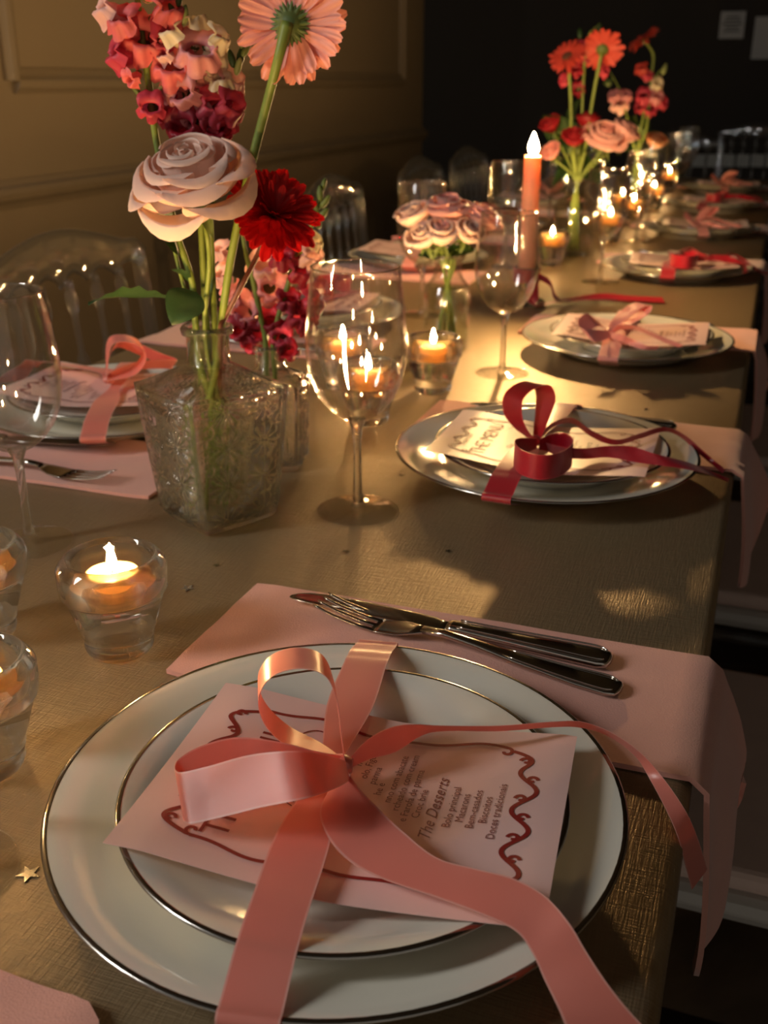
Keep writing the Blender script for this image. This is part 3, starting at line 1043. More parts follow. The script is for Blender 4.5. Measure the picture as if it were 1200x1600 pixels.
RIB_B = [
    wrap_strip(W(890, 638, .024), W(772, 786, .024), 0.0265, C2),
    loop_strip('bow_loop', [(834, 695, 0), (814, 678, 0), (801, 655, 0), (802, 628, 0), (820, 611, 0), (843, 606, 0), (852, 626, 0.0), (847, 656, 0.0), (838, 692, 0)], RT * .62 - UP * .25 - FW * .72, 0.0255, C2, Z2, 0.4),
    strip_mesh('bow_loop', e1, e2, 8),
    knot_mesh(K2 - C2 + Vector((0, 0, 0.001)), 1.0),
    pair_strip('ribbon_tail', [((840, 694, .042), (840, 702, .036)), ((870, 704, .052), (872, 720, .038)), ((910, 708, .054), (912, 724, .042)), ((950, 704, .055), (952, 722, .044)), ((986, 705, .053), (994, 730, .040)), ((1025, 717, .047), (1050, 737, .036)), ((1075, 730, .035), (1098, 746, .028)), ((1139, 755, .014), (1136, 760, .008))], C2),
    pair_strip('ribbon_tail', [((836, 692, .042), (836, 700, .036)), ((862, 668, .058), (864, 674, .046)), ((893, 660, .058), (893, 668, .048)), ((925, 680, .048), (925, 690, .040)), ((962, 694, .044), (960, 702, .0385)), ((1000, 684, .044), (1000, 692, .038)), ((1037, 674, .042), (1037, 681, .037)), ((1068, 686, .033), (1063, 690, .028)), ((1102, 715, .018), (1094, 718, .014)), ((1133, 741, .006), (1128, 746, .0055))], C2),
]
C3 = T(-0.172, 1.513)
K3 = W(952, 524, 0.040)
Z3 = depth_of(K3)
RIB_C = [
    wrap_strip(W(985, 488, .024), W(948, 566, .024), 0.0265, C3, 0.55),
    loop_strip('bow_loop', [(952, 523, 0), (963, 508, 0), (978, 494, 0), (996, 482, 0), (1008, 481, 0), (1004, 492, 0), (985, 506, 0), (955, 521, 0)], RT * .5 - UP * .3 - FW * .7, 0.0235, C3, Z3, 0.45),
    loop_strip('bow_loop', [(950, 524, 0), (938, 512, 0.0), (925, 505, -0.01), (914, 512, -0.02), (912, 524, -0.03), (922, 530, -0.035), (938, 528, -0.02), (952, 526, -0.004)], RT * .6 - UP * .75 - FW * .2, 0.0235, C3, Z3 - .01, 0.45),
    knot_mesh(K3 - C3 + Vector((0, 0, 0.001)), 1.0),
    pair_strip('ribbon_tail', [((952, 522, .042), (952, 528, .037)), ((968, 512, .056), (972, 520, .046)), ((995, 515, .056), (996, 522, .046)), ((1020, 525, .048), (1018, 531, .040)), ((1045, 535, .043), (1040, 541, .036)), ((1068, 545, .039), (1060, 548, .034))], C3),
    pair_strip('ribbon_tail', [((953, 524, .042), (950, 530, .036)), ((970, 528, .050), (962, 536, .040)), ((990, 536, .045), (980, 543, .037)), ((1010, 545, .040), (1000, 551, .035)), ((1030, 546, .038), (1025, 552, .033))], C3),
]


def ribbon(variant, mat, loc, rz, label, group, skip=()):
    key = (id(variant), mat.name)
    if key not in RIB_CACHE:
        out = []
        for me in variant:
            c = me.copy(); c.materials.append(mat); out.append(c)
        RIB_CACHE[key] = out
    t = thing('satin_ribbon', label, 'ribbon', loc, rz, group)
    for k, me in enumerate(RIB_CACHE[key]):
        if k in skip: continue
        o = obj(variant[k].name.split('.')[0], me, parent=t)
        solid(o, 0.00035, 0)
    return t


RIB_CACHE = {}

# ================================================================== place settings
def setting(side, n, x, y, variant, mat, colour, rz=0.0, card_off=(0, 0), card_rz=0.0, skip=(), napk=0, cutlery=True, detail=True, nap_dy=0.165):
    if side > 0:
        where = 'open side, %s from the big coral bow' % ORD[n]
        place = 'on the ' + where if n > 1 else 'with the big coral bow'
    else:
        place = ('on the wall side, %s from the pressed glass vase' % ORD[n]) if n > 1 else 'on the wall side by the pressed glass vase'
    base = 0 if side > 0 else PI
    rot = Matrix.Rotation(base, 3, 'Z')
    P = T(x, y, 0.0045 if nap_dy < 0.16 else 0.0)     # some chargers stand partly on the napkin
    if n == 1 and side > 0: place = 'at the place with the big coral bow'
    plate('charger_plate', CH_ME, P, 'large white silver-rimmed charger ' + place, 'white charger plates')
    o = rot @ Vector((0.007, -0.008, SM_Z))
    plate('side_plate', SM_ME, P + o, 'small white silver-rimmed plate stacked ' + place, 'small plates on the chargers')
    menu_card(P + rot @ Vector((card_off[0], card_off[1], 0)), base + card_rz, 'pale pink printed menu card ' + place, detail)
    ribbon(variant, mat, P, base + rz, '%s satin bow ' % colour + place, 'satin bows round the plates', skip)
    ex = 0.0 if side > 0 else TX0
    napkin(ex, y + side * nap_dy, side, napk, 'salmon linen napkin beside the plates ' + place)
    if cutlery:
        q = lambda a, b: (x + side * a, y + side * (b + nap_dy - 0.165))
        knife(q(0.115, 0.199), q(-0.122, 0.216), 'steel table knife on the napkin ' + place)
        fork(q(0.126, 0.167), q(-0.095, 0.204), 'steel dinner fork on the napkin ' + place)


setting(1, 1, -0.175, 0.414, RIB_A, M['coral'], 'coral')
setting(1, 2, -0.181, 0.980, RIB_B, M['red'], 'red', card_off=(-0.012, -0.003), card_rz=R(-4), napk=1, nap_dy=0.128)
setting(1, 3, -0.172, 1.513, RIB_C, M['pink'], 'pink', card_off=(-0.006, -0.002), card_rz=R(-3), napk=2, nap_dy=0.13)
setting(1, 4, -0.165, 2.20, RIB_B, M['red'], 'red', rz=R(4), napk=0, skip=(1,), detail=False)
setting(1, 5, -0.165, 2.83, RIB_C, M['pink'], 'pink', rz=R(10), napk=1, detail=False, cutlery=False)
setting(1, 6, -0.165, 3.43, RIB_B, M['red'], 'red', rz=R(-5), napk=2, skip=(1,), detail=False, cutlery=False)
setting(1, 7, -0.165, 4.00, RIB_C, M['pink'], 'pink', rz=R(6), napk=0, detail=False, cutlery=False)
setting(-1, 1, -0.690, 0.985, RIB_A, M['coral'], 'coral', rz=R(14), skip=(5,), napk=1, nap_dy=0.140, cutlery=False)
setting(-1, 2, -0.672, 1.53, RIB_B, M['red'], 'red', rz=R(-10), napk=2, nap_dy=0.140, skip=(1,))
setting(-1, 3, -0.690, 2.13, RIB_C, M['pink'], 'pink', rz=R(5), napk=0, nap_dy=0.11, cutlery=False)
setting(-1, 4, -0.690, 2.72, RIB_B, M['red'], 'red', rz=R(8), napk=1, detail=False, cutlery=False, skip=(1,))
setting(-1, 5, -0.690, 3.32, RIB_C, M['pink'], 'pink', rz=R(-6), napk=2, detail=False, cutlery=False)
fork((-0.79, 0.800), (-0.566, 0.790), 'steel dinner fork on the napkin on the wall side by the pressed glass vase')
knife((-0.855, 0.835), (-0.626, 0.878), 'steel table knife on the napkin on the wall side by the pressed glass vase', z=0.006)
# spare napkin in the near corner
nk = obj('napkin', mesh('napkin', *grid(26, 16, lambda i, j: ((-0.24 + 0.24 * i / 25) * (1 - 0.05 * (abs(j - 7.5) / 7.5) ** 3), 0.14 * (j / 15 - 0.5) * (1 - 0.25 * max(0, i / 25 - 0.9) ** 2 / 0.01),
    0.0046 + 0.002 * noise.noise((i * 0.3, j * 0.4, 5)) * 0.5 + 0.004 * max(0, i - 20) / 5 * math.sin(max(0, i - 20) / 5 * PI)))), M['napkin'])
nk.location = T(-0.212, 0.192, 0); nk.rotation_euler = (0, 0, R(-3))
solid(nk, 0.004, -1)
tag(nk, 'salmon linen napkin end lying in front of the near charger, no plate on it', 'napkin', 'salmon napkins laid at the places')

# ================================================================== wine glasses
def wine_glass_meshes():
    foot = [(r, z) for r, z in [(0, 0.0045), (0.006, 0.0050), (0.014, 0.0038), (0.026, 0.0024), (0.0355, 0.0014), (0.0372, 0.0010), (0.0372, 0.0004), (0.0362, 0.0004), (0.034, 0.0006), (0.02, 0.0016), (0, 0.0022)]][::-1]
    stem = [(0.0072, 0.0046), (0.0052, 0.009), (0.0042, 0.016), (0.0037, 0.03), (0.0035, 0.05), (0.0038, 0.066), (0.0048, 0.078), (0.0080, 0.0862)]
    bo = [(0.0, 0.0835), (0.0075, 0.0850), (0.0150, 0.0885), (0.0240, 0.0955), (0.0325, 0.106), (0.0390, 0.120), (0.0425, 0.136), (0.0434, 0.148), (0.0430, 0.162), (0.0415, 0.180), (0.0393, 0.200), (0.0372, 0.2165)]
    th = 0.0012
    bi = [(max(0.0, r - th), z + (0.0022 if k < 4 else 0.0008 if k < 6 else 0)) for k, (r, z) in enumerate(bo)][::-1]
    bowl = bo + [(0.0369, 0.2172), (0.0363, 0.2172)] + bi
    a = []
    for nm, pr, n in (('bowl', bowl, 56), ('stem', stem, 16), ('foot', foot, 48)):
        me = mesh(nm, *lathe(pr, n)); me.materials.append(M[{'bowl': 'glass', 'stem': 'stemglass', 'foot': 'footglass'}[nm]]); a.append(me)
    me = mesh('rim', *lathe([(0.0366 + 0.0008 * math.cos(t), 0.2172 + 0.0008 * math.sin(t)) for t in [2 * PI * k / 8 for k in range(8)]], 56, closed=True))
    me.materials.append(M['rim']); a.append(me)
    return a


GL = wine_glass_meshes()


def wine_glass(x, y, label, s=1.0, wine=False):
    t = thing('wine_glass', label, 'wine glass', T(x, y), random.uniform(0, 6), 'clear wine glasses along the table')
    t.scale = (s, s, s)
    b = obj('bowl', GL[0], parent=t); obj('rim', GL[3], parent=b)
    obj('stem', GL[1], parent=t); obj('foot', GL[2], parent=t)
    if wine:
        wv = [(0, 0.0862), (0.012, 0.0892), (0.0215, 0.0958), (0.0300, 0.106), (0.0365, 0.119), (0.0368, 0.1198), (0, 0.1198)]
        q = tag(obj('red_wine', mesh('red_wine', *lathe(wv, 40)), M['wine']), 'a little red wine left in the glass behind the tall candle', 'wine')
        q.location = T(x, y)
    return t


wine_glass(-0.321, 0.821, 'clear wine glass standing between the pressed glass vase and the red-bow plates', 1.02)
wine_glass(-0.559, 0.658, 'clear wine glass standing on the wall side of the nearest tealights', 0.985)
wine_glass(-0.344, 0.309, 'wine glass whose clear foot rests beside the near coral-bow charger', 0.97)
wine_glass(-0.312, 1.338, 'clear wine glass standing before the tall candle, beside the pink-bow plates', 0.965)
wine_glass(-0.530, 1.66, 'clear wine glass standing behind the small vase of pale pink roses', 0.985)
wine_glass(-0.512, 2.18, 'wine glass with a little red wine, standing behind the tall candle', 0.98, True)
wine_glass(-0.295, 2.07, 'clear wine glass next to the fourth place of the open side', 0.97)
wine_glass(-0.300, 2.66, 'clear wine glass next to the fifth place of the open side', 0.97)
wine_glass(-0.315, 3.05, 'clear wine glass between the fifth and sixth places of the open side', 0.97)
wine_glass(-0.300, 3.62, 'clear wine glass beyond the sixth place of the open side', 0.97)
wine_glass(-0.310, 4.12, 'clear wine glass at the far end of the table, open side', 0.97)
wine_glass(-0.545, 2.80, 'clear wine glass beyond the gerbera vase on the wall side', 0.97)
wine_glass(-0.545, 3.45, 'clear wine glass at the far end of the table, wall side', 0.97)

# ================================================================== tealights in thick glass cups
CUP = [(0, 0.0024), (0.012, 0.0022), (0.0175, 0.0012), (0.0195, 0.0005), (0.0212, 0.0005), (0.0224, 0.0014), (0.0238, 0.006), (0.0232, 0.0075), (0.0262, 0.020), (0.0305, 0.034), (0.0342, 0.0455), (0.0350, 0.0466), (0.0362, 0.0475), (0.0368, 0.056), (0.0368, 0.0640),
       (0.0360, 0.0662), (0.0318, 0.0712), (0.0300, 0.0722), (0.0284, 0.0715), (0.0268, 0.0650), (0.0256, 0.0540), (0.0240, 0.0458), (0.0205, 0.0434), (0.0, 0.0430)]
me_cup = mesh('glass_body', *lathe(CUP, 56)); me_cup.materials.append(M['cup'])
me_tin = mesh('clear_cup', *lathe([(0, 0.0), (0.0190, 0.0), (0.0192, 0.0070), (0.0196, 0.0072), (0.0196, 0.0080), (0.0186, 0.0080), (0.0184, 0.0020), (0, 0.0015)], 40)); me_tin.materials.append(M['bottle'])
me_wax = mesh('wax', *lathe([(0, 0.0016), (0.0183, 0.0020), (0.0183, 0.0140), (0.0176, 0.0156), (0.0150, 0.0150), (0.0060, 0.0138), (0, 0.0136)], 40)); me_wax.materials.append(M['wax'])
me_wick = mesh('wick', *tube([(0, 0, 0.0125), (0.0001, 0, 0.016), (0.0005, 0, 0.019)], 0.0006, 6, 3)); me_wick.materials.append(M['wick'])


def flame_mesh(h, r):
    return lathe([(0, 0), (r * 0.55, h * 0.05), (r * 0.92, h * 0.18), (r, h * 0.32), (r * 0.82, h * 0.52), (r * 0.5, h * 0.73), (r * 0.2, h * 0.9), (0, h)], 10)


me_fl = mesh('flame', *flame_mesh(0.0200, 0.0034)); me_fl.materials.append(M['flame'])


def tealight(x, y, where, rz=0.0):
    c = thing('tealight_holder', 'thick clear glass tealight cup ' + where, 'candle holder', T(x, y), rz, 'glass tealight cups')
    obj('glass_body', me_cup, parent=c)
    t = thing('tealight', 'lit cream tealight in the glass cup ' + where, 'candle', T(x, y, 0.0438), rz, 'lit tealights')
    obj('clear_cup', me_tin, parent=t)
    wx = obj('wax', me_wax, parent=t)
    obj('wick', me_wick, parent=wx)
    obj('flame', me_fl, parent=t, loc=(0.0004, 0, 0.0172))
    return c


TEA = [(-0.386, 0.530, 'between the near napkin and the wall-side glass'), (-0.385, 0.388, 'closest to the near coral-bow charger'), (-0.490, 0.515, 'nearest the wall of the near three'),
       (-0.406, 1.075, 'behind the wine glass beside the red bow'), (-0.487, 1.20, 'behind that wine glass, nearer the wall'), (-0.374, 1.222, 'before the small vase of roses'),
       (-0.425, 2.235, 'beside the tall candle and the gerbera vase')]
far = [(-0.36, 2.62), (-0.35, 2.98), (-0.40, 3.12), (-0.34, 3.38), (-0.42, 3.72), (-0.35, 3.95)]
fw = ['just beyond the gerbera vase', 'before the far flower vase', 'beside the far flower vase, wall side', 'just beyond the far flower vase', 'towards the far table end, wall side', 'towards the far table end, open side']
for (x, y), q in zip(far, fw): TEA.append((x, y, q))
for k, (x, y, q) in enumerate(TEA): tealight(x, y, q, k * 0.7)

# ================================================================== tall candle
CX, CY = -0.385, 1.805
hd = thing('candle_holder', 'low clear glass candlestick under the tall salmon candle', 'candle holder', T(CX, CY))
obj('base', mesh('base', *lathe([(0, 0.003), (0.030, 0.002), (0.034, 0.0005), (0.036, 0.0005), (0.038, 0.003), (0.030, 0.010), (0.016, 0.018), (0.011, 0.026), (0, 0.026)], 36)), M['cup'], hd)
obj('socket', mesh('socket', *lathe([(0, 0.026), (0.011, 0.026), (0.013, 0.034), (0.020, 0.044), (0.0215, 0.066), (0.0195, 0.066), (0.018, 0.048), (0.0, 0.046)], 36)), M['cup'], hd)
cn = thing('taper_candle', 'tall lit salmon pink candle with a bright flame', 'candle', T(CX, CY, 0.047))
wx = obj('wax', mesh('wax', *lathe([(0, 0), (0.0150, 0), (0.0150, 0.05), (0.0142, 0.14), (0.0135, 0.198), (0.0128, 0.202), (0.006, 0.199), (0, 0.198)], 32)), M['taper'], cn)
obj('wick', mesh('wick', *tube([(0, 0, 0.196), (0.0003, 0, 0.204), (0.001, 0, 0.209)], 0.0009, 6, 3)), M['wick'], wx)
obj('flame', mesh('flame', *flame_mesh(0.036, 0.0085)), M['flame'], cn, (0.0005, 0, 0.2035))
# red ribbon round the candlestick, trailing to the open side
rt = thing('satin_ribbon', 'red satin ribbon tied low round the tall candle and trailing over the cloth', 'ribbon', T(CX, CY))
pts = [(0.0235 * math.cos(a), 0.0235 * math.sin(a)) for a in [2 * PI * k / 16 for k in range(17)]]
o = obj('wrap_band', strip_mesh('wrap_band', [(x, y, 0.042) for x, y in pts], [(x, y, 0.064) for x, y in pts], 2), M['red'], rt); solid(o, 0.0004)
C0 = T(CX, CY)
tl1 = [((0.018, -0.016, 0.062), (0.024, -0.010, 0.046)), ((0.016, -0.03, 0.060), (0.026, -0.022, 0.042)), ((0.010, -0.042, 0.03), (0.030, -0.034, 0.020)), ((0.016, -0.020, 0.006), (0.03, -0.035, 0.004)), ((0.06, 0.045, 0.006), (0.065, 0.030, 0.005)), ((0.12, 0.085, 0.012), (0.12, 0.066, 0.004)),
       ((0.17, 0.092, 0.010), (0.17, 0.074, 0.004)), ((0.225, 0.098, 0.010), (0.232, 0.082, 0.004))]
o = obj('ribbon_tail', strip_mesh('ribbon_tail', [a for a, b in tl1], [b for a, b in tl1], 8), M['red'], rt); solid(o, 0.0004)
tl2 = [((0.020, -0.014, 0.060), (0.024, -0.006, 0.046)), ((0.045, -0.022, 0.050), (0.045, -0.010, 0.036)), ((0.055, -0.01, 0.022), (0.05, 0.004, 0.014)), ((0.07, 0.02, 0.006), (0.062, 0.03, 0.005)), ((0.11, 0.055, 0.006), (0.10, 0.07, 0.005)), ((0.15, 0.07, 0.006), (0.145, 0.085, 0.005))]
o = obj('ribbon_tail', strip_mesh('ribbon_tail', [a for a, b in tl2], [b for a, b in tl2], 8), M['red'], rt); solid(o, 0.0004)

# ================================================================== star confetti and flecks on the cloth
sv, sf = [], []
for z in (0.0004, 0.0009):
    sv.append((0, 0, z))
    for k in range(10):
        r = 0.0065 if k % 2 == 0 else 0.0026
        sv.append((r * math.cos(k * PI / 5), r * math.sin(k * PI / 5), z))
for k in range(10):
    sf.append((11, 12 + k, 12 + (k + 1) % 10)); sf.append((0, 1 + (k + 1) % 10, 1 + k)); sf.append((1 + k, 1 + (k + 1) % 10, 12 + (k + 1) % 10, 12 + k))
star_me = mesh('star_confetti', sv, sf, smooth=False); star_me.materials.append(M['star'])
STARS = [(45, 1367, 'silver foil star lying between the near glass foot and the charger'), (293, 920, 'silver foil star lying between the near tealight and the near napkin'), (338, 884, 'silver foil star lying in front of the pressed glass vase'),
         (540, 862, 'silver foil star lying before the wine glass foot'), (700, 862, 'silver foil star in the shadow before the red-bow charger'), (628, 742, 'silver foil star beside the red-bow charger, towards the wine glass'), (1010, 640, 'silver foil star beyond the red-bow charger'), (742, 640, 'silver foil star by the tip of the second napkin')]
for k, (x, y, l) in enumerate(STARS):
    p = W(x, y)
    o = obj('star_confetti', star_me); o.location = p; o.rotation_euler = (0, 0, k * 1.3); s = 1.0 if k < 2 else 0.55; o.scale = (s, s, 1)
    tag(o, l, 'confetti', 'foil confetti on the cloth')

# ================================================================== vases
def PY(px, py, yc):
    """point of the photograph's pixel at horizontal distance yc ahead of the camera"""
    d = RT * ((px - 600) / F) - UP * ((py - 800) / F) + FW
    return CAM + d * (yc / d.dot(FH))


def star_relief(a, b):
    """raised starbursts in a grid; a, b in metres on the vase face"""
    cw = 0.034
    ia, ib = round(a / cw), round(b / cw)
    x, y = a - ia * cw, b - ib * cw
    r = math.hypot(x, y)
    an = math.atan2(y, x)
    s = max(0, 1 - r / 0.0185)
    h = 0.0034 * abs(math.cos(6 * an)) ** 1.3 * min(1, s * 3) * min(1, r / 0.003)
    x2, y2 = a - (math.floor(a / cw) + 0.5) * cw, b - (math.floor(b / cw) + 0.5) * cw
    r2 = math.hypot(x2, y2)
    h += 0.0026 * max(0, 1 - abs(r2 - 0.0042) / 0.0018)
    return h


def square_vase(name, loc, rz, hd_sh, hd_base, hz, neck_r, top, relief, label, thick=0.0035):
    """square pressed decanter: half diagonals at shoulder and base, shoulder height, neck radius, total height"""
    t = thing(name, label, 'vase', loc, rz)
    NT = 400
    def section(z, q):
        """radius at angle a for a rounded square of half diagonal hd"""
        pass
    def rad(hd, a, rnd):
        # superellipse blend: rnd 0 square .. 1 round; corners on the axes
        p = 1.0 + 1.0 * rnd
        c, s = abs(math.cos(a)), abs(math.sin(a))
        return hd / ((c ** p + s ** p) ** (1 / p))
    zs = []
    nb = 110
    for k in range(nb + 1):
        zs.append((hz * k / nb, None))
    def outer(z):
        q = z / hz
        hd = hd_base + (hd_sh - hd_base) * min(1, q * 1.02) ** 0.8
        if q < 0.07: hd *= 0.90 + 0.10 * math.sqrt(q / 0.07)
        return hd
    rings = []
    for k in range(nb + 1):
        z = hz * k / nb
        hd = outer(z)
        rg = []
        for i in range(NT):
            a = 2 * PI * i / NT
            r = rad(hd, a, 0.10)
            if relief and 0.07 < z / hz < 0.97:
                q = (a % (PI / 2)) - PI / 4
                side = hd / math.sqrt(2)
                la = side * math.tan(q)
                if abs(la) < side * 0.84:
                    r += relief * star_relief(la + 0.017, z - 0.012) * min(1, (side * 0.84 - abs(la)) / 0.003)
            rg.append((r * math.cos(a), r * math.sin(a), z))
        rings.append(rg)
    # shoulder up to the neck
    ns = 10
    zn = hz + (top - hz) * 0.36
    for k in range(1, ns + 1):
        q = k / ns
        z = hz + (zn - hz) * (q ** 0.9)
        rg = []
        for i in range(NT):
            a = 2 * PI * i / NT
            rs = rad(hd_sh, a, 0.10) * (1 - 0.02)
            r = rs + (neck_r - rs) * (q ** 0.85)
            rg.append((r * math.cos(a), r * math.sin(a), z))
        rings.append(rg)
    for z, r in ((zn + 0.004, neck_r * 0.97), (top - 0.008, neck_r * 0.98), (top - 0.0065, neck_r * 1.18), (top - 0.002, neck_r * 1.22), (top, neck_r * 1.14), (top, neck_r * 0.92), (top - 0.008, neck_r * 0.84), (zn, neck_r * 0.86)):
        rings.append([(r * math.cos(2 * PI * i / NT), r * math.sin(2 * PI * i / NT), z) for i in range(NT)])
    inn = []
    for k in range(8):
        q = k / 7
        z = zn - 0.002 + (0.006 - zn + 0.002) * q
        if z > hz:
            qq = 1 - ((z - hz) / (zn - hz))
            rr = lambda a: neck_r * 0.86 + (rad(hd_sh - thick * 1.4, a, 0.35) - neck_r * 0.86) * qq
        else:
            rr = lambda a: rad(outer(z) - thick * 1.4, a, 0.35)
        rings.append([(rr(2 * PI * i / NT) * math.cos(2 * PI * i / NT), rr(2 * PI * i / NT) * math.sin(2 * PI * i / NT), z) for i in range(NT)])
    vs = [(p[0], p[1], p[2] + 0.0006) for rg in rings for p in rg]
    fs = []
    for k in range(len(rings) - 1):
        for i in range(NT):
            fs.append((k * NT + i, k * NT + (i + 1) % NT, (k + 1) * NT + (i + 1) % NT, (k + 1) * NT + i))
    fs.append(tuple(range(NT - 1, -1, -1)))
    fs.append(tuple(range((len(rings) - 1) * NT, len(rings) * NT)))
    split = (nb + ns + 1) * NT
    obj('body', mesh('body', vs, fs), M['press'], t)
    return t, outer, rad


V1 = T(-0.435, 0.766)
V1R = R(196.4)
vase1, v1o, v1r = square_vase('pressed_glass_vase', V1, V1R, 0.0675, 0.052, 0.1235, 0.0185, 0.174, 1.0, 'square pressed glass vase with starburst relief holding the big rose')


def water_in(outer, rad, loc, rz, level, label, shrink=0.0065):
    rings, NT = [], 48
    for k in range(9):
        z = 0.0072 + (level - 0.0072) * k / 8
        rings.append([(rad(outer(z) - shrink, 2 * PI * i / NT, 0.35) * math.cos(2 * PI * i / NT), rad(outer(z) - shrink, 2 * PI * i / NT, 0.35) * math.sin(2 * PI * i / NT), z) for i in range(NT)])
    vs = [p for rg in rings for p in rg]
    fs = [(k * NT + i, k * NT + (i + 1) % NT, (k + 1) * NT + (i + 1) % NT, (k + 1) * NT + i) for k in range(8) for i in range(NT)]
    fs += [tuple(range(NT - 1, -1, -1)), tuple(range(8 * NT, 9 * NT))]
    o = obj('vase_water', mesh('vase_water', vs, fs), M['water'])
    o.location = loc; o.rotation_euler = (0, 0, rz)
    return tag(o, label, 'water')


water_in(v1o, v1r, V1, V1R, 0.092, 'greenish water filling the square pressed glass vase')
V2 = T(-0.449, 0.912)
vase2, v2o, v2r = square_vase('pressed_glass_vase', V2, R(150), 0.045, 0.041, 0.088, 0.0150, 0.124, 0.8, 'smaller pressed glass bottle vase behind the square one, holding crimson snapdragons')


def bottle(loc, prof, label, level):
    t = thing('bottle_vase', label, 'vase', loc)
    inner = [(max(0, r - 0.0028), max(z, 0.005)) for r, z in prof][::-1]
    b = obj('body', mesh('body', *lathe(prof + inner, 48)), M['bottle'], t)
    zt, rt_ = prof[-1][1], prof[-1][0]
    obj('lip', mesh('lip', *lathe([(rt_ - 0.001 + 0.0022 * math.cos(a), zt + 0.0022 * math.sin(a)) for a in [2 * PI * k / 8 for k in range(8)]], 48, closed=True)), M['rim'], t)
    wp = [(0, 0.0062)] + [(max(0.001, r - 0.0036), max(0.0062, z)) for r, z in prof if 0.004 < z < level] + [(max(0.001, [r for r, z in prof if z >= level][0] - 0.004), level), (0, level)]
    o = tag(obj('vase_water', mesh('vase_water', *lathe(wp, 40)), M['water']), 'water inside the ' + label.split(' holding')[0], 'water')
    o.location = loc
    return t


V3 = T(-0.425, 1.452)
bottle(V3, [(0, 0.002), (0.026, 0.0016), (0.029, 0.0005), (0.031, 0.0005), (0.0335, 0.003), (0.0345, 0.012), (0.0345, 0.075), (0.031, 0.092), (0.022, 0.104), (0.0195, 0.112), (0.0195, 0.128), (0.0215, 0.134)], 'small clear bottle vase holding pale pink roses', 0.085)
V4 = T(-0.407, 2.385)
bottle(V4, [(0, 0.002), (0.031, 0.0016), (0.034, 0.0005), (0.036, 0.0005), (0.040, 0.004), (0.046, 0.06), (0.047, 0.105), (0.038, 0.122), (0.024, 0.132), (0.021, 0.145), (0.024, 0.162)], 'clear glass vase beyond the tall candle holding coral gerberas', 0.10)
V5 = T(-0.385, 3.25)
bottle(V5, [(0, 0.002), (0.031, 0.0016), (0.034, 0.0005), (0.036, 0.0005), (0.040, 0.004), (0.046, 0.06), (0.047, 0.105), (0.038, 0.122), (0.024, 0.132), (0.021, 0.145), (0.024, 0.162)], 'clear glass vase towards the far end holding pink snapdragons', 0.10)

# ================================================================== flowers
def stem_of(root, pts, r, mat=None, name='stem', n=9):
    return obj(name, mesh(name, *tube([Vector(p) - root.location for p in pts], r, n, 6)), mat or M['stem'], root)


def petal_geo(rb, rm, rt, h, span, curl, tip=0.16, seed=0, nu=11, nv=11):
    def fn(i, j):
        u = -1 + 2 * i / (nu - 1)
        v = j / (nv - 1)
        ve = v * (1 - tip * u * u)
        q = min(1, ve / 0.86)
        r = (1 - q) ** 2 * rb + 2 * q * (1 - q) * rm + q * q * rt
        z = h * (q ** 0.85)
        c = max(0, (ve - 0.72) / 0.28)
        r += curl * c * c
        z -= curl * 0.75 * c * c * c
        wd = span * (0.30 + 0.70 * math.sin(min(1, v * 1.1) * PI * 0.56))
        a = u * wd
        ru = 0.035 * noise.noise((u * 1.7 + seed, v * 2.0, seed * 1.7)) * v
        r += ru - 0.02 * u * abs(u) * v
        z += 0.02 * noise.noise((u * 2.3, v * 2, seed + 9.0)) * v
        return (r * math.cos(a), r * math.sin(a), z)
    return grid(nu, nv, fn)


RINGS = [(3, 0.05, 0.17, 0.08, 0.92, 95, 0.03, 0.04), (4, 0.07, 0.36, 0.18, 0.96, 78, 0.07, 0.06), (4, 0.09, 0.56, 0.34, 0.94, 72, 0.13, 0.08), (5, 0.10, 0.78, 0.52, 0.86, 62, 0.20, 0.11), (5, 0.11, 0.95, 0.70, 0.70, 58, 0.26, 0.15)]
ROSE_ME = {}
for k, (n, rb, rm, rt_, h, spn, cu, tp) in enumerate(RINGS):
    for s in range(2):
        ROSE_ME[(k, s)] = mesh('petal', *petal_geo(rb, rm, rt_, h, R(spn), cu, tp, 3.3 * k + 7.7 * s + 0.5))
PETAL_CACHE = {}


def with_mat(me, mat):
    key = (me.name, mat.name)
    if key not in PETAL_CACHE:
        c = me.copy(); c.materials.clear(); c.materials.append(mat); PETAL_CACHE[key] = c
    return PETAL_CACHE[key]


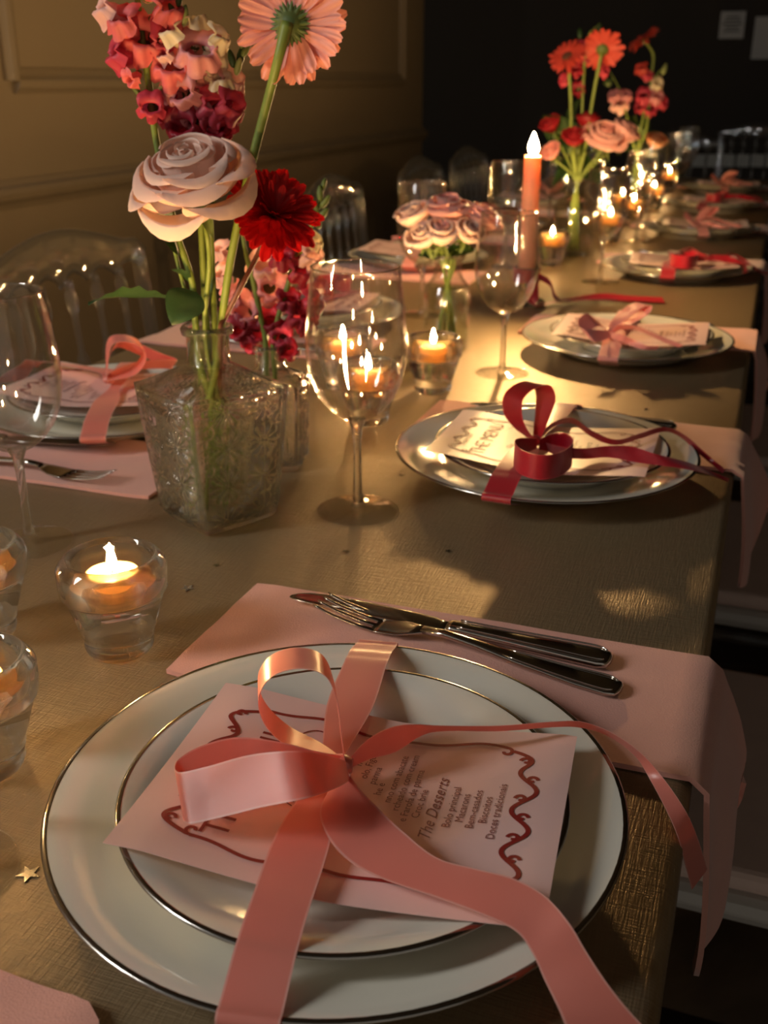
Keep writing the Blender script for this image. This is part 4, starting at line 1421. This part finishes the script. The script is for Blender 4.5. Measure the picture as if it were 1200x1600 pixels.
def rose_head(root, c, axis, rad, mats, seed, rings=range(5), extra=()):
    """petals as children of the flower; c world centre of the base"""
    rnd = random.Random(seed)
    B = frame_to(axis).to_4x4()
    c = Vector(c) - root.location
    for k in rings:
        n = RINGS[k][0]
        a0 = rnd.uniform(0, 6)
        for i in range(n):
            me = with_mat(ROSE_ME[(k, i % 2)], mats[min(k, len(mats) - 1)])
            o = obj('petal', me, parent=root)
            a = a0 + 2 * PI * i / n + rnd.uniform(-0.12, 0.12)
            tl = rnd.uniform(-0.05, 0.08) + (0.03 if k > 2 else 0)
            s = rad * rnd.uniform(0.94, 1.06)
            o.matrix_local = Matrix.Translation(c) @ B @ Matrix.Rotation(a, 4, 'Z') @ Matrix.Rotation(tl, 4, 'Y') @ Matrix.Diagonal((s, s, s, 1))
    for a, tl, s in extra:
        o = obj('petal', with_mat(ROSE_ME[(4, 1)], mats[-1]), parent=root)
        o.matrix_local = Matrix.Translation(c) @ B @ Matrix.Rotation(a, 4, 'Z') @ Matrix.Rotation(tl, 4, 'Y') @ Matrix.Diagonal((rad * s, rad * s, rad * s, 1))
    cal = obj('calyx', mesh('calyx', *lathe([(0, -0.22), (0.07, -0.20), (0.13, -0.10), (0.14, 0.0), (0.08, 0.05), (0, 0.06)], 14)), M['calyx'], root)
    cal.matrix_local = Matrix.Translation(c) @ B @ Matrix.Diagonal((rad, rad, rad, 1))
    for i in range(5):
        s = obj('sepal', leaf_me('sepal'), parent=root)
        s.matrix_local = Matrix.Translation(c) @ B @ Matrix.Rotation(2 * PI * i / 5 + 0.3, 4, 'Z') @ Matrix.Rotation(R(38), 4, 'Y') @ Matrix.Diagonal((rad * 0.62, rad * 0.62, rad * 0.62, 1))


LEAF = {}


def leaf_me(kind):
    if kind in LEAF: return LEAF[kind]
    L, wd, mat = {'sepal': (1.0, 0.16, M['calyx']), 'leaf': (1.0, 0.30, M['leaf']), 'broad': (1.0, 0.45, M['leaf']), 'blade': (1.0, 0.13, M['leaf']), 'toothed': (1.0, 0.15, M['leaf'])}[kind]
    def fn(i, j):
        u = -1 + 2 * i / 6
        v = j / 12
        w_ = wd * math.sin(PI * min(1, v ** 0.8)) ** 0.8 * (1 + 0.12 * math.sin(v * 40) * (1 if kind == 'leaf' else 2 if kind == 'toothed' else 0))
        return (L * v, u * w_, 0.06 * abs(u) * w_ / max(wd, 1e-3) + 0.10 * math.sin(v * 2.4) - 0.14 * v * v + 0.02 * math.sin(v * 9 + u * 2))
    LEAF[kind] = mesh('leaf' if kind != 'sepal' else 'sepal', *grid(7, 13, fn))
    LEAF[kind].materials.append(mat)
    return LEAF[kind]


def leaf(root, base, tip, kind='leaf', up=(0, 0, 1), roll=0.0):
    d = Vector(tip) - Vector(base)
    x = d.normalized()
    y = Vector(up).cross(x).normalized()
    z = x.cross(y)
    m = Matrix((x, y, z)).transposed().to_4x4()
    o = obj('leaf', leaf_me(kind), parent=root)
    o.matrix_local = Matrix.Translation(Vector(base) - root.location) @ m @ Matrix.Rotation(roll, 4, 'X') @ Matrix.Diagonal((d.length,) * 3 + (1,))
    return o


def gerb_petal(seed, L=1.0, wd=0.112, cup=0.0):
    def fn(i, j):
        u = -1 + 2 * i / 6
        v = j / 8
        w_ = wd * (0.38 + 0.62 * math.sin(min(1.0, v * 1.05) * PI * 0.62)) * math.sqrt(max(0.0, 1 - max(0, (v - 0.82) / 0.18) ** 2 * 0.85))
        x = 0.16 + (L - 0.16) * v
        z = 0.05 * math.sin(v * PI) + cup * v * v - 0.02 * math.cos(u * PI * 1.5) * v + 0.015 * noise.noise((u, v * 3, seed))
        return (x, u * w_ + 0.02 * math.sin(v * 3 + seed), z)
    return grid(7, 9, fn)


GERB = [mesh('petal', *gerb_petal(s * 2.1, 1.0 - 0.05 * (s % 3))) for s in range(3)]
me_gcal = mesh('calyx', *lathe([(0, -0.20), (0.07, -0.19), (0.14, -0.16), (0.24, -0.06), (0.29, 0.0), (0.27, 0.03), (0, 0.03)], 22))
me_gcal.materials.append(M['calyx'])
me_gdisc = mesh('disc', *lathe([(0.25, 0.03), (0.24, 0.06), (0.18, 0.09), (0.08, 0.085), (0, 0.075)], 22))
me_gdisc.materials.append(M['disc'])


def gerbera_head(root, c, axis, rad, mat, seed, layers=((22, 0.04, 1.0), (20, -0.16, 0.92)), bracts=True):
    rnd = random.Random(seed)
    B = frame_to(axis).to_4x4()
    c = Vector(c) - root.location
    for n, tilt, ln in layers:
        a0 = rnd.uniform(0, 6)
        for i in range(n):
            o = obj('petal', with_mat(GERB[rnd.randrange(3)], mat), parent=root)
            a = a0 + 2 * PI * i / n + rnd.uniform(-0.06, 0.06)
            s = rad * ln * rnd.uniform(0.93, 1.05)
            o.matrix_local = Matrix.Translation(c) @ B @ Matrix.Rotation(a, 4, 'Z') @ Matrix.Rotation(tilt + rnd.uniform(-0.15, 0.15), 4, 'Y') @ Matrix.Rotation(rnd.uniform(-0.2, 0.2), 4, 'X') @ Matrix.Diagonal((s, s, s, 1))
    k = obj('calyx', me_gcal, parent=root); k.matrix_local = Matrix.Translation(c) @ B @ Matrix.Diagonal((rad, rad, rad, 1))
    if bracts:
        for i in range(26):
            s = obj('bract', leaf_me('sepal'), parent=root)
            s.matrix_local = Matrix.Translation(c) @ B @ Matrix.Rotation(2 * PI * i / 26, 4, 'Z') @ Matrix.Translation((rad * 0.14, 0, -rad * 0.155)) @ Matrix.Rotation(R(-32 + 10 * (i % 2)), 4, 'Y') @ Matrix.Diagonal((rad * 0.24, rad * 0.24, rad * 0.24, 1))
    d = obj('disc', me_gdisc, parent=root); d.matrix_local = Matrix.Translation(c) @ B @ Matrix.Diagonal((rad, rad, rad, 1))


def floret_geo(seed):
    rnd = random.Random(seed)
    ph = rnd.uniform(-0.3, 0.3)
    def fn(i, j):
        th = 2 * PI * i / 30
        t = j / 13
        y_up = math.sin(th)
        if t < 0.5:
            q = t / 0.5
            r = 0.09 + 0.13 * math.sin(q * PI * 0.62)
            pinch = 1 - 0.55 * max(0, (q - 0.6) / 0.4) ** 2
            return (r * math.cos(th), r * 0.95 * math.sin(th) * pinch - 0.03 * math.sin(q * PI), 0.62 * q)
        q = (t - 0.5) / 0.5
        if y_up >= 0:                               # upper lip: two erect lobes
            lobe = abs(math.sin(2 * th)) ** 0.5
            rx = 0.21 + 0.20 * q * (0.5 + 0.5 * lobe)
            ry = 0.09 + 0.46 * q * (0.45 + 0.55 * lobe)
            z = 0.62 + 0.10 * math.sin(q * PI * 0.8) - 0.16 * q * q * y_up
        else:                                       # lower lip: three lobes over a puffed palate
            lobe = abs(math.sin(3 * (th - PI))) ** 0.5
            rx = 0.21 + 0.22 * q * (0.5 + 0.5 * lobe)
            ry = 0.09 + 0.36 * q * (0.5 + 0.5 * lobe)
            z = 0.62 + 0.20 * math.exp(-((q - 0.35) / 0.28) ** 2) * (-y_up) - 0.14 * q * q
        ru = 0.07 * noise.noise((math.cos(th) * 2.2 + seed, math.sin(th) * 2.2, q * 2)) * q
        z += ru + 0.02 * math.sin(th * 9 + seed) * q * q
        k = 1 + 0.12 * noise.noise((math.cos(th) * 3, math.sin(th) * 3 + seed, 4.0)) * q
        return (rx * k * math.cos(th), ry * k * math.sin(th), z)
    return grid(30, 14, fn, closed_u=True)


FLO = [mesh('floret', *floret_geo(s)) for s in range(4)]
me_bud = mesh('bud', *lathe([(0, 0), (0.10, 0.06), (0.16, 0.22), (0.17, 0.42), (0.13, 0.62), (0.07, 0.76), (0, 0.82)], 12))
me_fcal = mesh('calyx', *lathe([(0, -0.03), (0.07, -0.02), (0.13, 0.06), (0.15, 0.15), (0.12, 0.16), (0, 0.1)], 10)); me_fcal.materials.append(M['calyx'])


def cam_dir(d):
    return (RT * d[0] + UP * d[1] - FW * d[2]).normalized()


def snapdragon(label, stem_pts, florets, buds, yc, size=0.034, group='snapdragons', r=0.0028, seed=0):
    """florets: (px, py, direction right/up/towards, scale, material); buds the same"""
    root = thing('snapdragon', label, 'flower', stem_pts[0], 0, group)
    stem_of(root, stem_pts, [r] * (len(stem_pts) - 2) + [r * 0.75, r * 0.4])
    rnd = random.Random(seed + 11)
    for k, (px, py, d, s, m) in enumerate(florets):
        ax = cam_dir(d)
        tipc = PY(px, py, yc + rnd.uniform(-0.008, 0.008))
        z = size * s
        base = tipc - ax * z * 0.55
        o = obj('floret', with_mat(FLO[(k + seed) % 4], M[m]), parent=root)
        mt = Matrix.Translation(base - root.location) @ frame_to(ax).to_4x4() @ Matrix.Rotation(rnd.uniform(-0.35, 0.35), 4, 'Z') @ Matrix.Diagonal((z, z, z, 1))
        o.matrix_local = mt
        c = obj('calyx', me_fcal, parent=o)
    for k, (px, py, d, s, m) in enumerate(buds):
        ax = cam_dir(d)
        z = size * s
        base = PY(px, py, yc + rnd.uniform(-0.005, 0.005)) - ax * z * 0.4
        o = obj('bud', with_mat(me_bud, M[m]), parent=root)
        o.matrix_local = Matrix.Translation(base - root.location) @ frame_to(ax).to_4x4() @ Matrix.Diagonal((z, z, z, 1))
    return root


YC1 = (V1 - CAM).dot(FH)
def inV1(dx, dy, z): return V1 + Vector((dx, dy, z))
def neck1(a, k=0.010): return V1 + Vector((k * math.cos(a), k * math.sin(a), 0.168))


# --- coral gerbera seen from behind
g = thing('gerbera', 'large coral gerbera seen from behind, highest in the pressed glass vase', 'flower', inV1(-0.012, -0.02, 0.012), 0, 'gerberas')
gc = PY(455, 38, YC1 - 0.01)
gax = cam_dir((0.22, 0.30, -0.93))
stem_of(g, [g.location, inV1(-0.004, -0.006, 0.08), neck1(R(20), 0.011), PY(358, 420, YC1), PY(378, 320, YC1), PY(398, 235, YC1), PY(420, 150, YC1 - 0.01), PY(436, 88, YC1 - 0.022), gc - gax * 0.0085], [0.0034, 0.0034, 0.0034, 0.0034, 0.0034, 0.0036, 0.0036, 0.0038, 0.005])
gerbera_head(g, gc, gax, 0.0445, M['gerb_coral'], 3, ((28, 0.14, 1.0), (26, -0.10, 0.94)))
# --- red gerbera
g = thing('gerbera', 'deep red gerbera leaning beside the peach rose', 'flower', inV1(0.004, 0.012, 0.012), 0, 'gerberas')
gc = PY(427, 338, YC1 + 0.012)
gax = cam_dir((0.36, 0.42, 0.83))
stem_of(g, [g.location, inV1(0.004, 0.008, 0.1), neck1(R(0), 0.012), PY(352, 495, YC1), PY(378, 445, YC1 + 0.002), PY(404, 395, YC1 + 0.022), gc - gax * 0.009], [0.0022] * 6 + [0.003], M['stem_dark'])
gerbera_head(g, gc, gax, 0.0425, M['gerb_red'], 5, ((24, -0.12, 1.0), (24, -0.30, 0.97), (22, -0.52, 0.90), (16, -0.85, 0.70), (18, 0.10, 1.0)))
# --- peach rose
g = thing('rose', 'big open peach white rose in the pressed glass vase', 'flower', inV1(0.012, 0.004, 0.012), 0, 'roses')
rax = cam_dir((-0.12, 0.66, 0.74))
rc = PY(312, 316, YC1 - 0.012)
stem_of(g, [g.location, inV1(0.006, 0.0, 0.1), neck1(R(160), 0.003), PY(327, 420, YC1 - 0.008), PY(324, 370, YC1 - 0.02), rc - rax * 0.008], [0.0021] * 6)
rose_head(g, rc, rax, 0.0500, [M['rose_peach']], 4, extra=((R(-95), 0.50, 1.0), (R(-30), 0.34, 1.08), (R(-160), 0.36, 1.04)))
# --- snapdragons of the square vase
snapdragon('coral pink snapdragon leaning towards the wall, tallest in the pressed glass vase',
           [inV1(0.015, -0.012, 0.012), inV1(-0.002, -0.004, 0.10), neck1(R(200), 0.009), PY(300, 440, YC1), PY(275, 360, YC1 + 0.004), PY(246, 230, YC1 + 0.01), PY(234, 140, YC1 + 0.01), PY(222, 60, YC1 + 0.01), PY(212, -30, YC1 + 0.01), PY(206, -90, YC1 + 0.01)],
           [(168, 14, (-0.7, 0.2, 0.5), 1.15, 'sn_pale'), (226, 62, (0.05, -0.1, 1), 1.45, 'sn_pink'), (192, 34, (-0.35, 0.25, 0.8), 1.1, 'sn_pink'), (262, 14, (0.6, 0.25, 0.6), 1.25, 'sn_pink'), (186, 84, (-0.75, 0.05, 0.45), 1.15, 'sn_rose'),
            (256, 62, (0.5, -0.3, 0.5), 1.0, 'sn_rose'), (236, 168, (0.1, -0.35, 0.9), 0.85, 'sn_rose'), (205, 124, (-0.5, -0.6, 0.4), 0.6, 'sn_pink'), (200, -40, (-0.4, 0.3, 0.8), 1.2, 'sn_pink'), (240, -35, (0.4, 0.3, 0.8), 1.2, 'sn_pink')],
           [(212, 140, (-0.6, 0.6, 0.4), 0.4, 'calyx'), (248, 142, (0.6, 0.6, 0.4), 0.35, 'bud')], YC1 + 0.004, seed=1)
snapdragon('cream and pink snapdragon above the peach rose',
           [inV1(-0.012, 0.012, 0.012), inV1(-0.002, 0.004, 0.1), neck1(R(120), 0.010), PY(318, 430, YC1 + 0.01), PY(312, 300, YC1 + 0.016), PY(306, 200, YC1 + 0.016), PY(300, 110, YC1 + 0.016), PY(284, 50, YC1 + 0.016), PY(270, 0, YC1 + 0.016)],
           [(268, 50, (-0.55, 0.25, 0.75), 1.0, 'sn_cream'), (305, 38, (0.15, 0.85, 0.45), 1.0, 'sn_cream'), (342, 60, (0.8, 0.3, 0.5), 0.85, 'sn_cream'), (310, 82, (0.05, 0.05, 1), 1.35, 'sn_mauve'), (332, 104, (0.4, -0.5, 0.7), 0.9, 'sn_cream'),
            (270, 106, (-0.1, 0.0, 1), 1.35, 'sn_pink'), (258, 84, (-0.6, 0.0, 0.7), 0.7, 'sn_pale'), (316, 122, (0.2, -0.8, 0.5), 0.9, 'sn_mauve')],
           [(288, 24, (0.2, 0.9, 0.3), 0.55, 'bud'), (270, 18, (-0.4, 0.8, 0.4), 0.45, 'calyx'), (280, -2, (0.2, 0.9, 0.3), 0.45, 'calyx'), (264, 34, (-0.6, 0.6, 0.4), 0.35, 'bud')], YC1 + 0.006, seed=2)
snapdragon('mauve and crimson snapdragon just above the peach rose',
           [inV1(0.0, 0.016, 0.012), inV1(0.002, 0.006, 0.1), neck1(R(80), 0.010), PY(332, 430, YC1 + 0.02), PY(326, 300, YC1 + 0.025), PY(318, 200, YC1 + 0.022), PY(326, 140, YC1 + 0.02), PY(345, 100, YC1 + 0.02)],
           [(286, 146, (-0.35, -0.3, 0.9), 1.2, 'sn_mauve'), (312, 186, (0.0, -0.8, 0.6), 1.2, 'sn_mauve'), (336, 168, (0.45, 0.0, 0.8), 1.1, 'sn_rose'), (264, 178, (-0.5, -0.2, 0.7), 1.1, 'sn_crim'), (286, 196, (-0.2, -0.4, 0.8), 1.2, 'sn_crim'), (336, 198, (0.3, -0.5, 0.7), 1.0, 'sn_crim'),
            (360, 166, (0.75, 0.0, 0.6), 1.1, 'sn_rose'), (360, 128, (0.6, 0.25, 0.7), 1.05, 'sn_pale'), (346, 128, (0.1, 0.4, 0.8), 0.8, 'sn_cream'), (350, 202, (0.5, -0.6, 0.4), 0.9, 'sn_rose'), (262, 140, (-0.6, 0.1, 0.6), 0.8, 'sn_mauve')],
           [(372, 104, (0.3, 0.8, 0.4), 0.5, 'bud'), (376, 88, (0.2, 0.9, 0.2), 0.55, 'leaf'), (362, 92, (-0.2, 0.9, 0.3), 0.5, 'leaf'), (384, 78, (0.5, 0.8, 0.2), 0.45, 'calyx'), (378, 66, (0.1, 1, 0.1), 0.35, 'calyx')], YC1 + 0.010, seed=3)
# --- leaves of the square vase
lf = thing('leaf_sprig', 'dark green leafy sprig reaching towards the wall from the vase neck', 'leaves', neck1(R(180), 0.012))
stem_of(lf, [inV1(-0.006, -0.004, 0.10), lf.location, PY(300, 485, YC1), PY(285, 440, YC1), PY(262, 345, YC1 + 0.01)], 0.0016)
leaf(lf, PY(290, 478, YC1), PY(138, 464, YC1 - 0.02), 'toothed', roll=0.35)
leaf(lf, PY(305, 455, YC1 - 0.005), PY(268, 505, YC1 - 0.03), 'broad', roll=-0.6)
leaf(lf, PY(272, 370, YC1), PY(232, 320, YC1 - 0.01), 'leaf', roll=0.8)
leaf(lf, PY(280, 400, YC1), PY(232, 352, YC1 - 0.01), 'leaf', roll=-0.5)
leaf(lf, PY(296, 440, YC1), PY(268, 418, YC1 - 0.01), 'leaf', roll=0.3)
# --- snapdragons of the small vase behind
YC2 = (V2 - CAM).dot(FH)
def inV2(dx, dy, z): return V2 + Vector((dx, dy, z))
snapdragon('mauve pink snapdragon in the smaller vase below the red gerbera',
           [inV2(-0.006, -0.006, 0.012), inV2(-0.003, -0.002, 0.118), PY(408, 500, YC2), PY(396, 440, YC2), PY(384, 395, YC2 + 0.005), PY(376, 350, YC2 + 0.01)],
           [(412, 418, (-0.1, 0.1, 1), 1.35, 'sn_pale'), (424, 452, (0.2, -0.3, 0.9), 1.3, 'sn_mauve'), (384, 486, (-0.35, -0.2, 0.9), 1.3, 'sn_mauve'), (360, 462, (-0.7, 0.1, 0.6), 1.1, 'sn_mauve'), (372, 515, (-0.4, -0.5, 0.7), 1.1, 'sn_crim'), (346, 430, (-0.6, 0.2, 0.6), 0.9, 'sn_pale'), (400, 520, (0.0, -0.5, 0.8), 1.0, 'sn_crim'), (344, 392, (-0.5, 0.4, 0.6), 0.9, 'sn_pale'), (392, 540, (-0.3, -0.6, 0.7), 0.8, 'sn_rose')], [], YC2, seed=4)
snapdragon('crimson snapdragon with a green bud tip in the smaller vase',
           [inV2(0.008, 0.006, 0.012), inV2(0.004, 0.0, 0.118), PY(434, 500, YC2), PY(452, 440, YC2), PY(472, 385, YC2 + 0.005), PY(492, 340, YC2 + 0.005), PY(506, 290, YC2)],
           [(440, 528, (-0.1, -0.2, 1), 1.0, 'sn_rose'), (466, 494, (0.5, 0.2, 0.7), 1.2, 'sn_rose'), (488, 472, (0.8, 0.3, 0.4), 1.2, 'sn_rose'), (452, 470, (0.2, 0.3, 0.8), 1.0, 'sn_crim'), (470, 425, (0.5, 0.2, 0.7), 1.1, 'sn_crim'), (486, 402, (0.6, 0.1, 0.6), 1.1, 'sn_pale'), (492, 378, (0.7, 0.3, 0.5), 0.8, 'sn_cream'), (424, 502, (-0.3, 0.0, 0.8), 1.1, 'sn_crim'), (450, 548, (0.1, -0.5, 0.8), 0.9, 'sn_crim'), (482, 510, (0.7, -0.2, 0.6), 0.9, 'sn_crim'), (442, 405, (0, 0.4, 0.8), 1.0, 'sn_crim')],
           [(496, 345, (-0.2, 0.8, 0.5), 0.6, 'calyx'), (504, 335, (0.6, 0.6, 0.3), 0.6, 'calyx'), (492, 320, (-0.4, 0.8, 0.3), 0.55, 'calyx'), (508, 315, (0.6, 0.7, 0.3), 0.55, 'calyx'), (500, 302, (0, 1, 0.2), 0.55, 'calyx'), (506, 288, (0.2, 1, 0), 0.45, 'calyx')], YC2, seed=5)
# --- pale roses of the small bottle
YC3 = (V3 - CAM).dot(FH)
MINI = [(656, 362, (-0.4, 0.75, 0.5), 0.030, ['rose_white'], 'cream rose'), (700, 352, (0.0, 0.85, 0.5), 0.030, ['rose_pink', 'rose_pink', 'rose_pale'], 'dusky pink rose'), (742, 362, (0.4, 0.75, 0.4), 0.028, ['rose_pale'], 'soft pink rose'), (690, 386, (-0.05, 0.6, 0.8), 0.029, ['rose_pale', 'rose_pale', 'rose_white'], 'blush rose'), (668, 388, (-0.35, 0.5, 0.8), 0.026, ['rose_white'], 'ivory rose'), (726, 380, (0.35, 0.5, 0.8), 0.024, ['rose_pale', 'rose_white'], 'two-tone pale rose')]
for k, (x, y, d, rr, ms, kind) in enumerate(MINI):
    g = thing('rose', kind + ' in the small clear bottle vase', 'flower', V3 + Vector((0.014 * math.cos(k * 1.05), 0.014 * math.sin(k * 1.05), 0.012)), 0, 'roses')
    rr *= 1.32
    ax = cam_dir(d); c = PY(x, y - 4, YC3 + (0.012 if k in (0, 1, 2) else -0.014))
    nk_ = V3 + Vector((0.009 * math.cos(k * 1.05 + 2.4), 0.009 * math.sin(k * 1.05 + 2.4), 0.128))
    stem_of(g, [g.location, V3 + Vector((0.004 * math.cos(k * 1.05), 0.004 * math.sin(k * 1.05), 0.08)), nk_, c - ax * rr * 0.2], 0.0020)
    rose_head(g, c, ax, rr, [M[m] for m in ms], 20 + k, rings=(0, 1, 2, 3, 4) if k in (1, 2) else (0, 1, 2, 3))
# --- gerbera bouquet beyond the candle
YC4 = (V4 - CAM).dot(FH)
def far_stem(root, V, head, mids, r=0.003, mat=None):
    stem_of(root, [root.location, V + Vector((0, 0, 0.15))] + mids + [head], r, mat, n=7)


for k, (x, y, d, rr, mm, mids, lab) in enumerate(((886, 88, (-0.45, 0.35, 0.8), 0.043, 'gerb_orange', [(893, 230), (892, 160)], 'coral red gerbera facing the panelled wall, beyond the tall candle'), (941, 78, (0.25, 0.75, -0.6), 0.047, 'gerb_orange', [(915, 230), (927, 150)], 'coral red gerbera seen from below, beyond the tall candle'))):
    g = thing('gerbera', lab, 'flower', V4 + Vector((0.01 - 0.02 * k, 0.01, 0.012)), 0, 'gerberas')
    c = PY(x, y, YC4); ax = cam_dir(d)
    far_stem(g, V4, c - ax * 0.008, [PY(a, b, YC4) for a, b in mids], 0.0036)
    gerbera_head(g, c, ax, rr, M[mm], 40 + k, ((18, 0.05, 1.0), (16, -0.14, 0.92)), bracts=False)
for k, (x, y, d, rr, ms, lab) in enumerate(((897, 228, (-0.1, 0.6, 0.8), 0.030, ['rose_red'], 'dark red rose below the gerberas beyond the candle'), (866, 206, (-0.5, 0.6, 0.6), 0.028, ['rose_red'], 'red rose just behind the tall candle flame'), (940, 232, (0.1, 0.6, 0.8), 0.042, ['rose_pink', 'rose_pink', 'rose_pale'], 'large pink rose below the gerberas beyond the candle'), (966, 222, (0.5, 0.6, 0.5), 0.034, ['rose_pale'], 'pale pink rose beside the larger pink one'), (866, 246, (-0.5, 0.4, 0.7), 0.024, ['rose_pink'], 'small pink rose low beside the tall candle'), (918, 205, (0, 0.8, 0.3), 0.030, ['rose_red'], 'dark red rose behind the large pink one'))):
    g = thing('rose', lab, 'flower', V4 + Vector((0.012 * math.cos(k), 0.012 * math.sin(k), 0.012)), 0, 'roses')
    ax = cam_dir(d); c = PY(x, y, YC4 + (0.02 if k in (1, 5) else -0.01))
    far_stem(g, V4, c - ax * rr * 0.2, [], 0.0022)
    rose_head(g, c, ax, rr * 1.35, [M[m] for m in ms], 60 + k, rings=(0, 1, 2, 3, 4) if k in (2,) else (0, 1, 2, 3))
snapdragon('crimson snapdragon between the two coral red gerberas', [V4 + Vector((0, 0.008, 0.012)), V4 + Vector((0, 0, 0.15)), PY(908, 200, YC4 + 0.02), PY(912, 120, YC4 + 0.02), PY(918, 60, YC4 + 0.02), PY(936, 38, YC4 + 0.02)],
           [(900, 110, (-0.3, 0, 0.9), 1.2, 'sn_crim'), (918, 92, (0.3, 0, 0.9), 1.2, 'sn_crim'), (904, 140, (-0.2, -0.3, 0.9), 1.1, 'sn_crim'), (880, 126, (-0.8, 0, 0.5), 1.0, 'sn_rose'), (944, 112, (0.6, 0, 0.7), 1.1, 'sn_rose'), (912, 70, (0, 0.4, 0.8), 1.0, 'sn_rose')], [(937, 44, (0, 1, 0), 0.8, 'calyx'), (906, 52, (0, 1, 0), 0.8, 'leaf')], YC4 + 0.02, seed=6)
# --- far bouquet
YC5 = (V5 - CAM).dot(FH)
g = thing('gerbera', 'orange red gerbera on a bent stem, topmost in the far vase', 'flower', V5 + Vector((0.01, 0, 0.012)), 0, 'gerberas')
c = PY(1006, 62, YC5); ax = cam_dir((-0.62, 0.72, 0.30))
far_stem(g, V5, c - ax * 0.008, [PY(1010, 200, YC5), PY(1018, 120, YC5), PY(1021, 88, YC5), PY(1015, 74, YC5)], 0.0036)
gerbera_head(g, c, ax, 0.050, M['gerb_orange'], 50, ((18, 0.05, 1.0), (16, -0.14, 0.92)), bracts=False)
snapdragon('pink and cream snapdragon in the far vase', [V5 + Vector((0, 0.008, 0.012)), V5 + Vector((0, 0, 0.15)), PY(1000, 210, YC5), PY(1012, 150, YC5), PY(1026, 118, YC5), PY(1038, 104, YC5)],
           [(1002, 108, (-0.5, 0.3, 0.8), 1.1, 'gerb_orange'), (1012, 118, (0, 0.3, 0.9), 1.0, 'sn_rose'), (1026, 132, (0.3, 0, 0.9), 1.2, 'sn_cream'), (1006, 150, (-0.4, 0, 0.9), 1.3, 'sn_rose'), (1026, 152, (0.3, 0, 0.9), 1.3, 'sn_mauve'), (1016, 170, (0, -0.3, 0.9), 1.3, 'sn_rose'), (1036, 162, (0.6, -0.1, 0.7), 1.1, 'sn_rose'), (1000, 168, (-0.6, -0.1, 0.7), 1.0, 'sn_crim')], [(1038, 108, (0.3, 0.9, 0.2), 0.9, 'bud')], YC5, size=0.045, seed=7)
snapdragon('pale pink snapdragon leaning out of the far vase', [V5 + Vector((0.006, -0.004, 0.012)), V5 + Vector((0, 0, 0.15)), PY(985, 210, YC5), PY(972, 150, YC5), PY(952, 110, YC5)],
           [(968, 162, (-0.1, 0, 1), 1.6, 'sn_pale'), (978, 150, (0.3, 0.3, 0.8), 1.2, 'sn_mauve'), (960, 150, (-0.5, 0.2, 0.8), 1.1, 'sn_mauve'), (950, 128, (-0.3, 0.3, 0.8), 0.7, 'calyx')], [], YC5, size=0.045, seed=8)
g = thing('rose', 'dull orange rose low in the far vase', 'flower', V5 + Vector((-0.008, -0.004, 0.012)), 0, 'roses')
c = PY(1020, 232, YC5 - 0.02); ax = cam_dir((0.2, 0.7, 0.7))
far_stem(g, V5, c - ax * 0.01, [], 0.0022)
rose_head(g, c, ax, 0.045, [M['rose_orange']], 80, rings=(0, 1, 2, 3))

# --- leafy sprigs between the far flowers
def sprig(label, V, neck_z, yc, stem_px, lv, kind='leaf'):
    t = thing('leaf_sprig', label, 'leaves', V + Vector((0.004, 0.004, 0.02)))
    stem_of(t, [t.location, V + Vector((0, 0, neck_z))] + [PY(x, y, yc) for x, y in stem_px], 0.0016, n=7)
    for k, (a, b, c, d) in enumerate(lv):
        leaf(t, PY(a, b, yc), PY(c, d, yc + (0.012 if k % 2 else -0.016)), kind, roll=0.5 * (-1) ** k)


sprig('dark green leaves tucked under the pale pink roses', V3, 0.125, YC3, [(695, 400)], [(690, 402, 722, 384), (694, 402, 674, 388), (697, 404, 745, 388), (690, 404, 652, 396), (700, 402, 712, 376)])
sprig('dark green leaves spreading behind the tall candle flame', V4, 0.15, YC4 + 0.03, [(890, 235), (876, 180)], [(890, 240, 852, 176), (888, 225, 858, 215), (896, 250, 930, 262), (892, 255, 868, 262), (900, 240, 955, 190), (893, 200, 905, 150), (898, 262, 944, 285), (893, 262, 862, 288)], 'broad')
sprig('dark green leaves low in the far vase', V5, 0.15, YC5 + 0.03, [(1000, 220), (992, 180)], [(1000, 225, 972, 195), (1000, 222, 985, 180), (1002, 230, 1032, 205), (1000, 235, 975, 235), (1004, 215, 1010, 180), (1000, 240, 1030, 245)], 'broad')
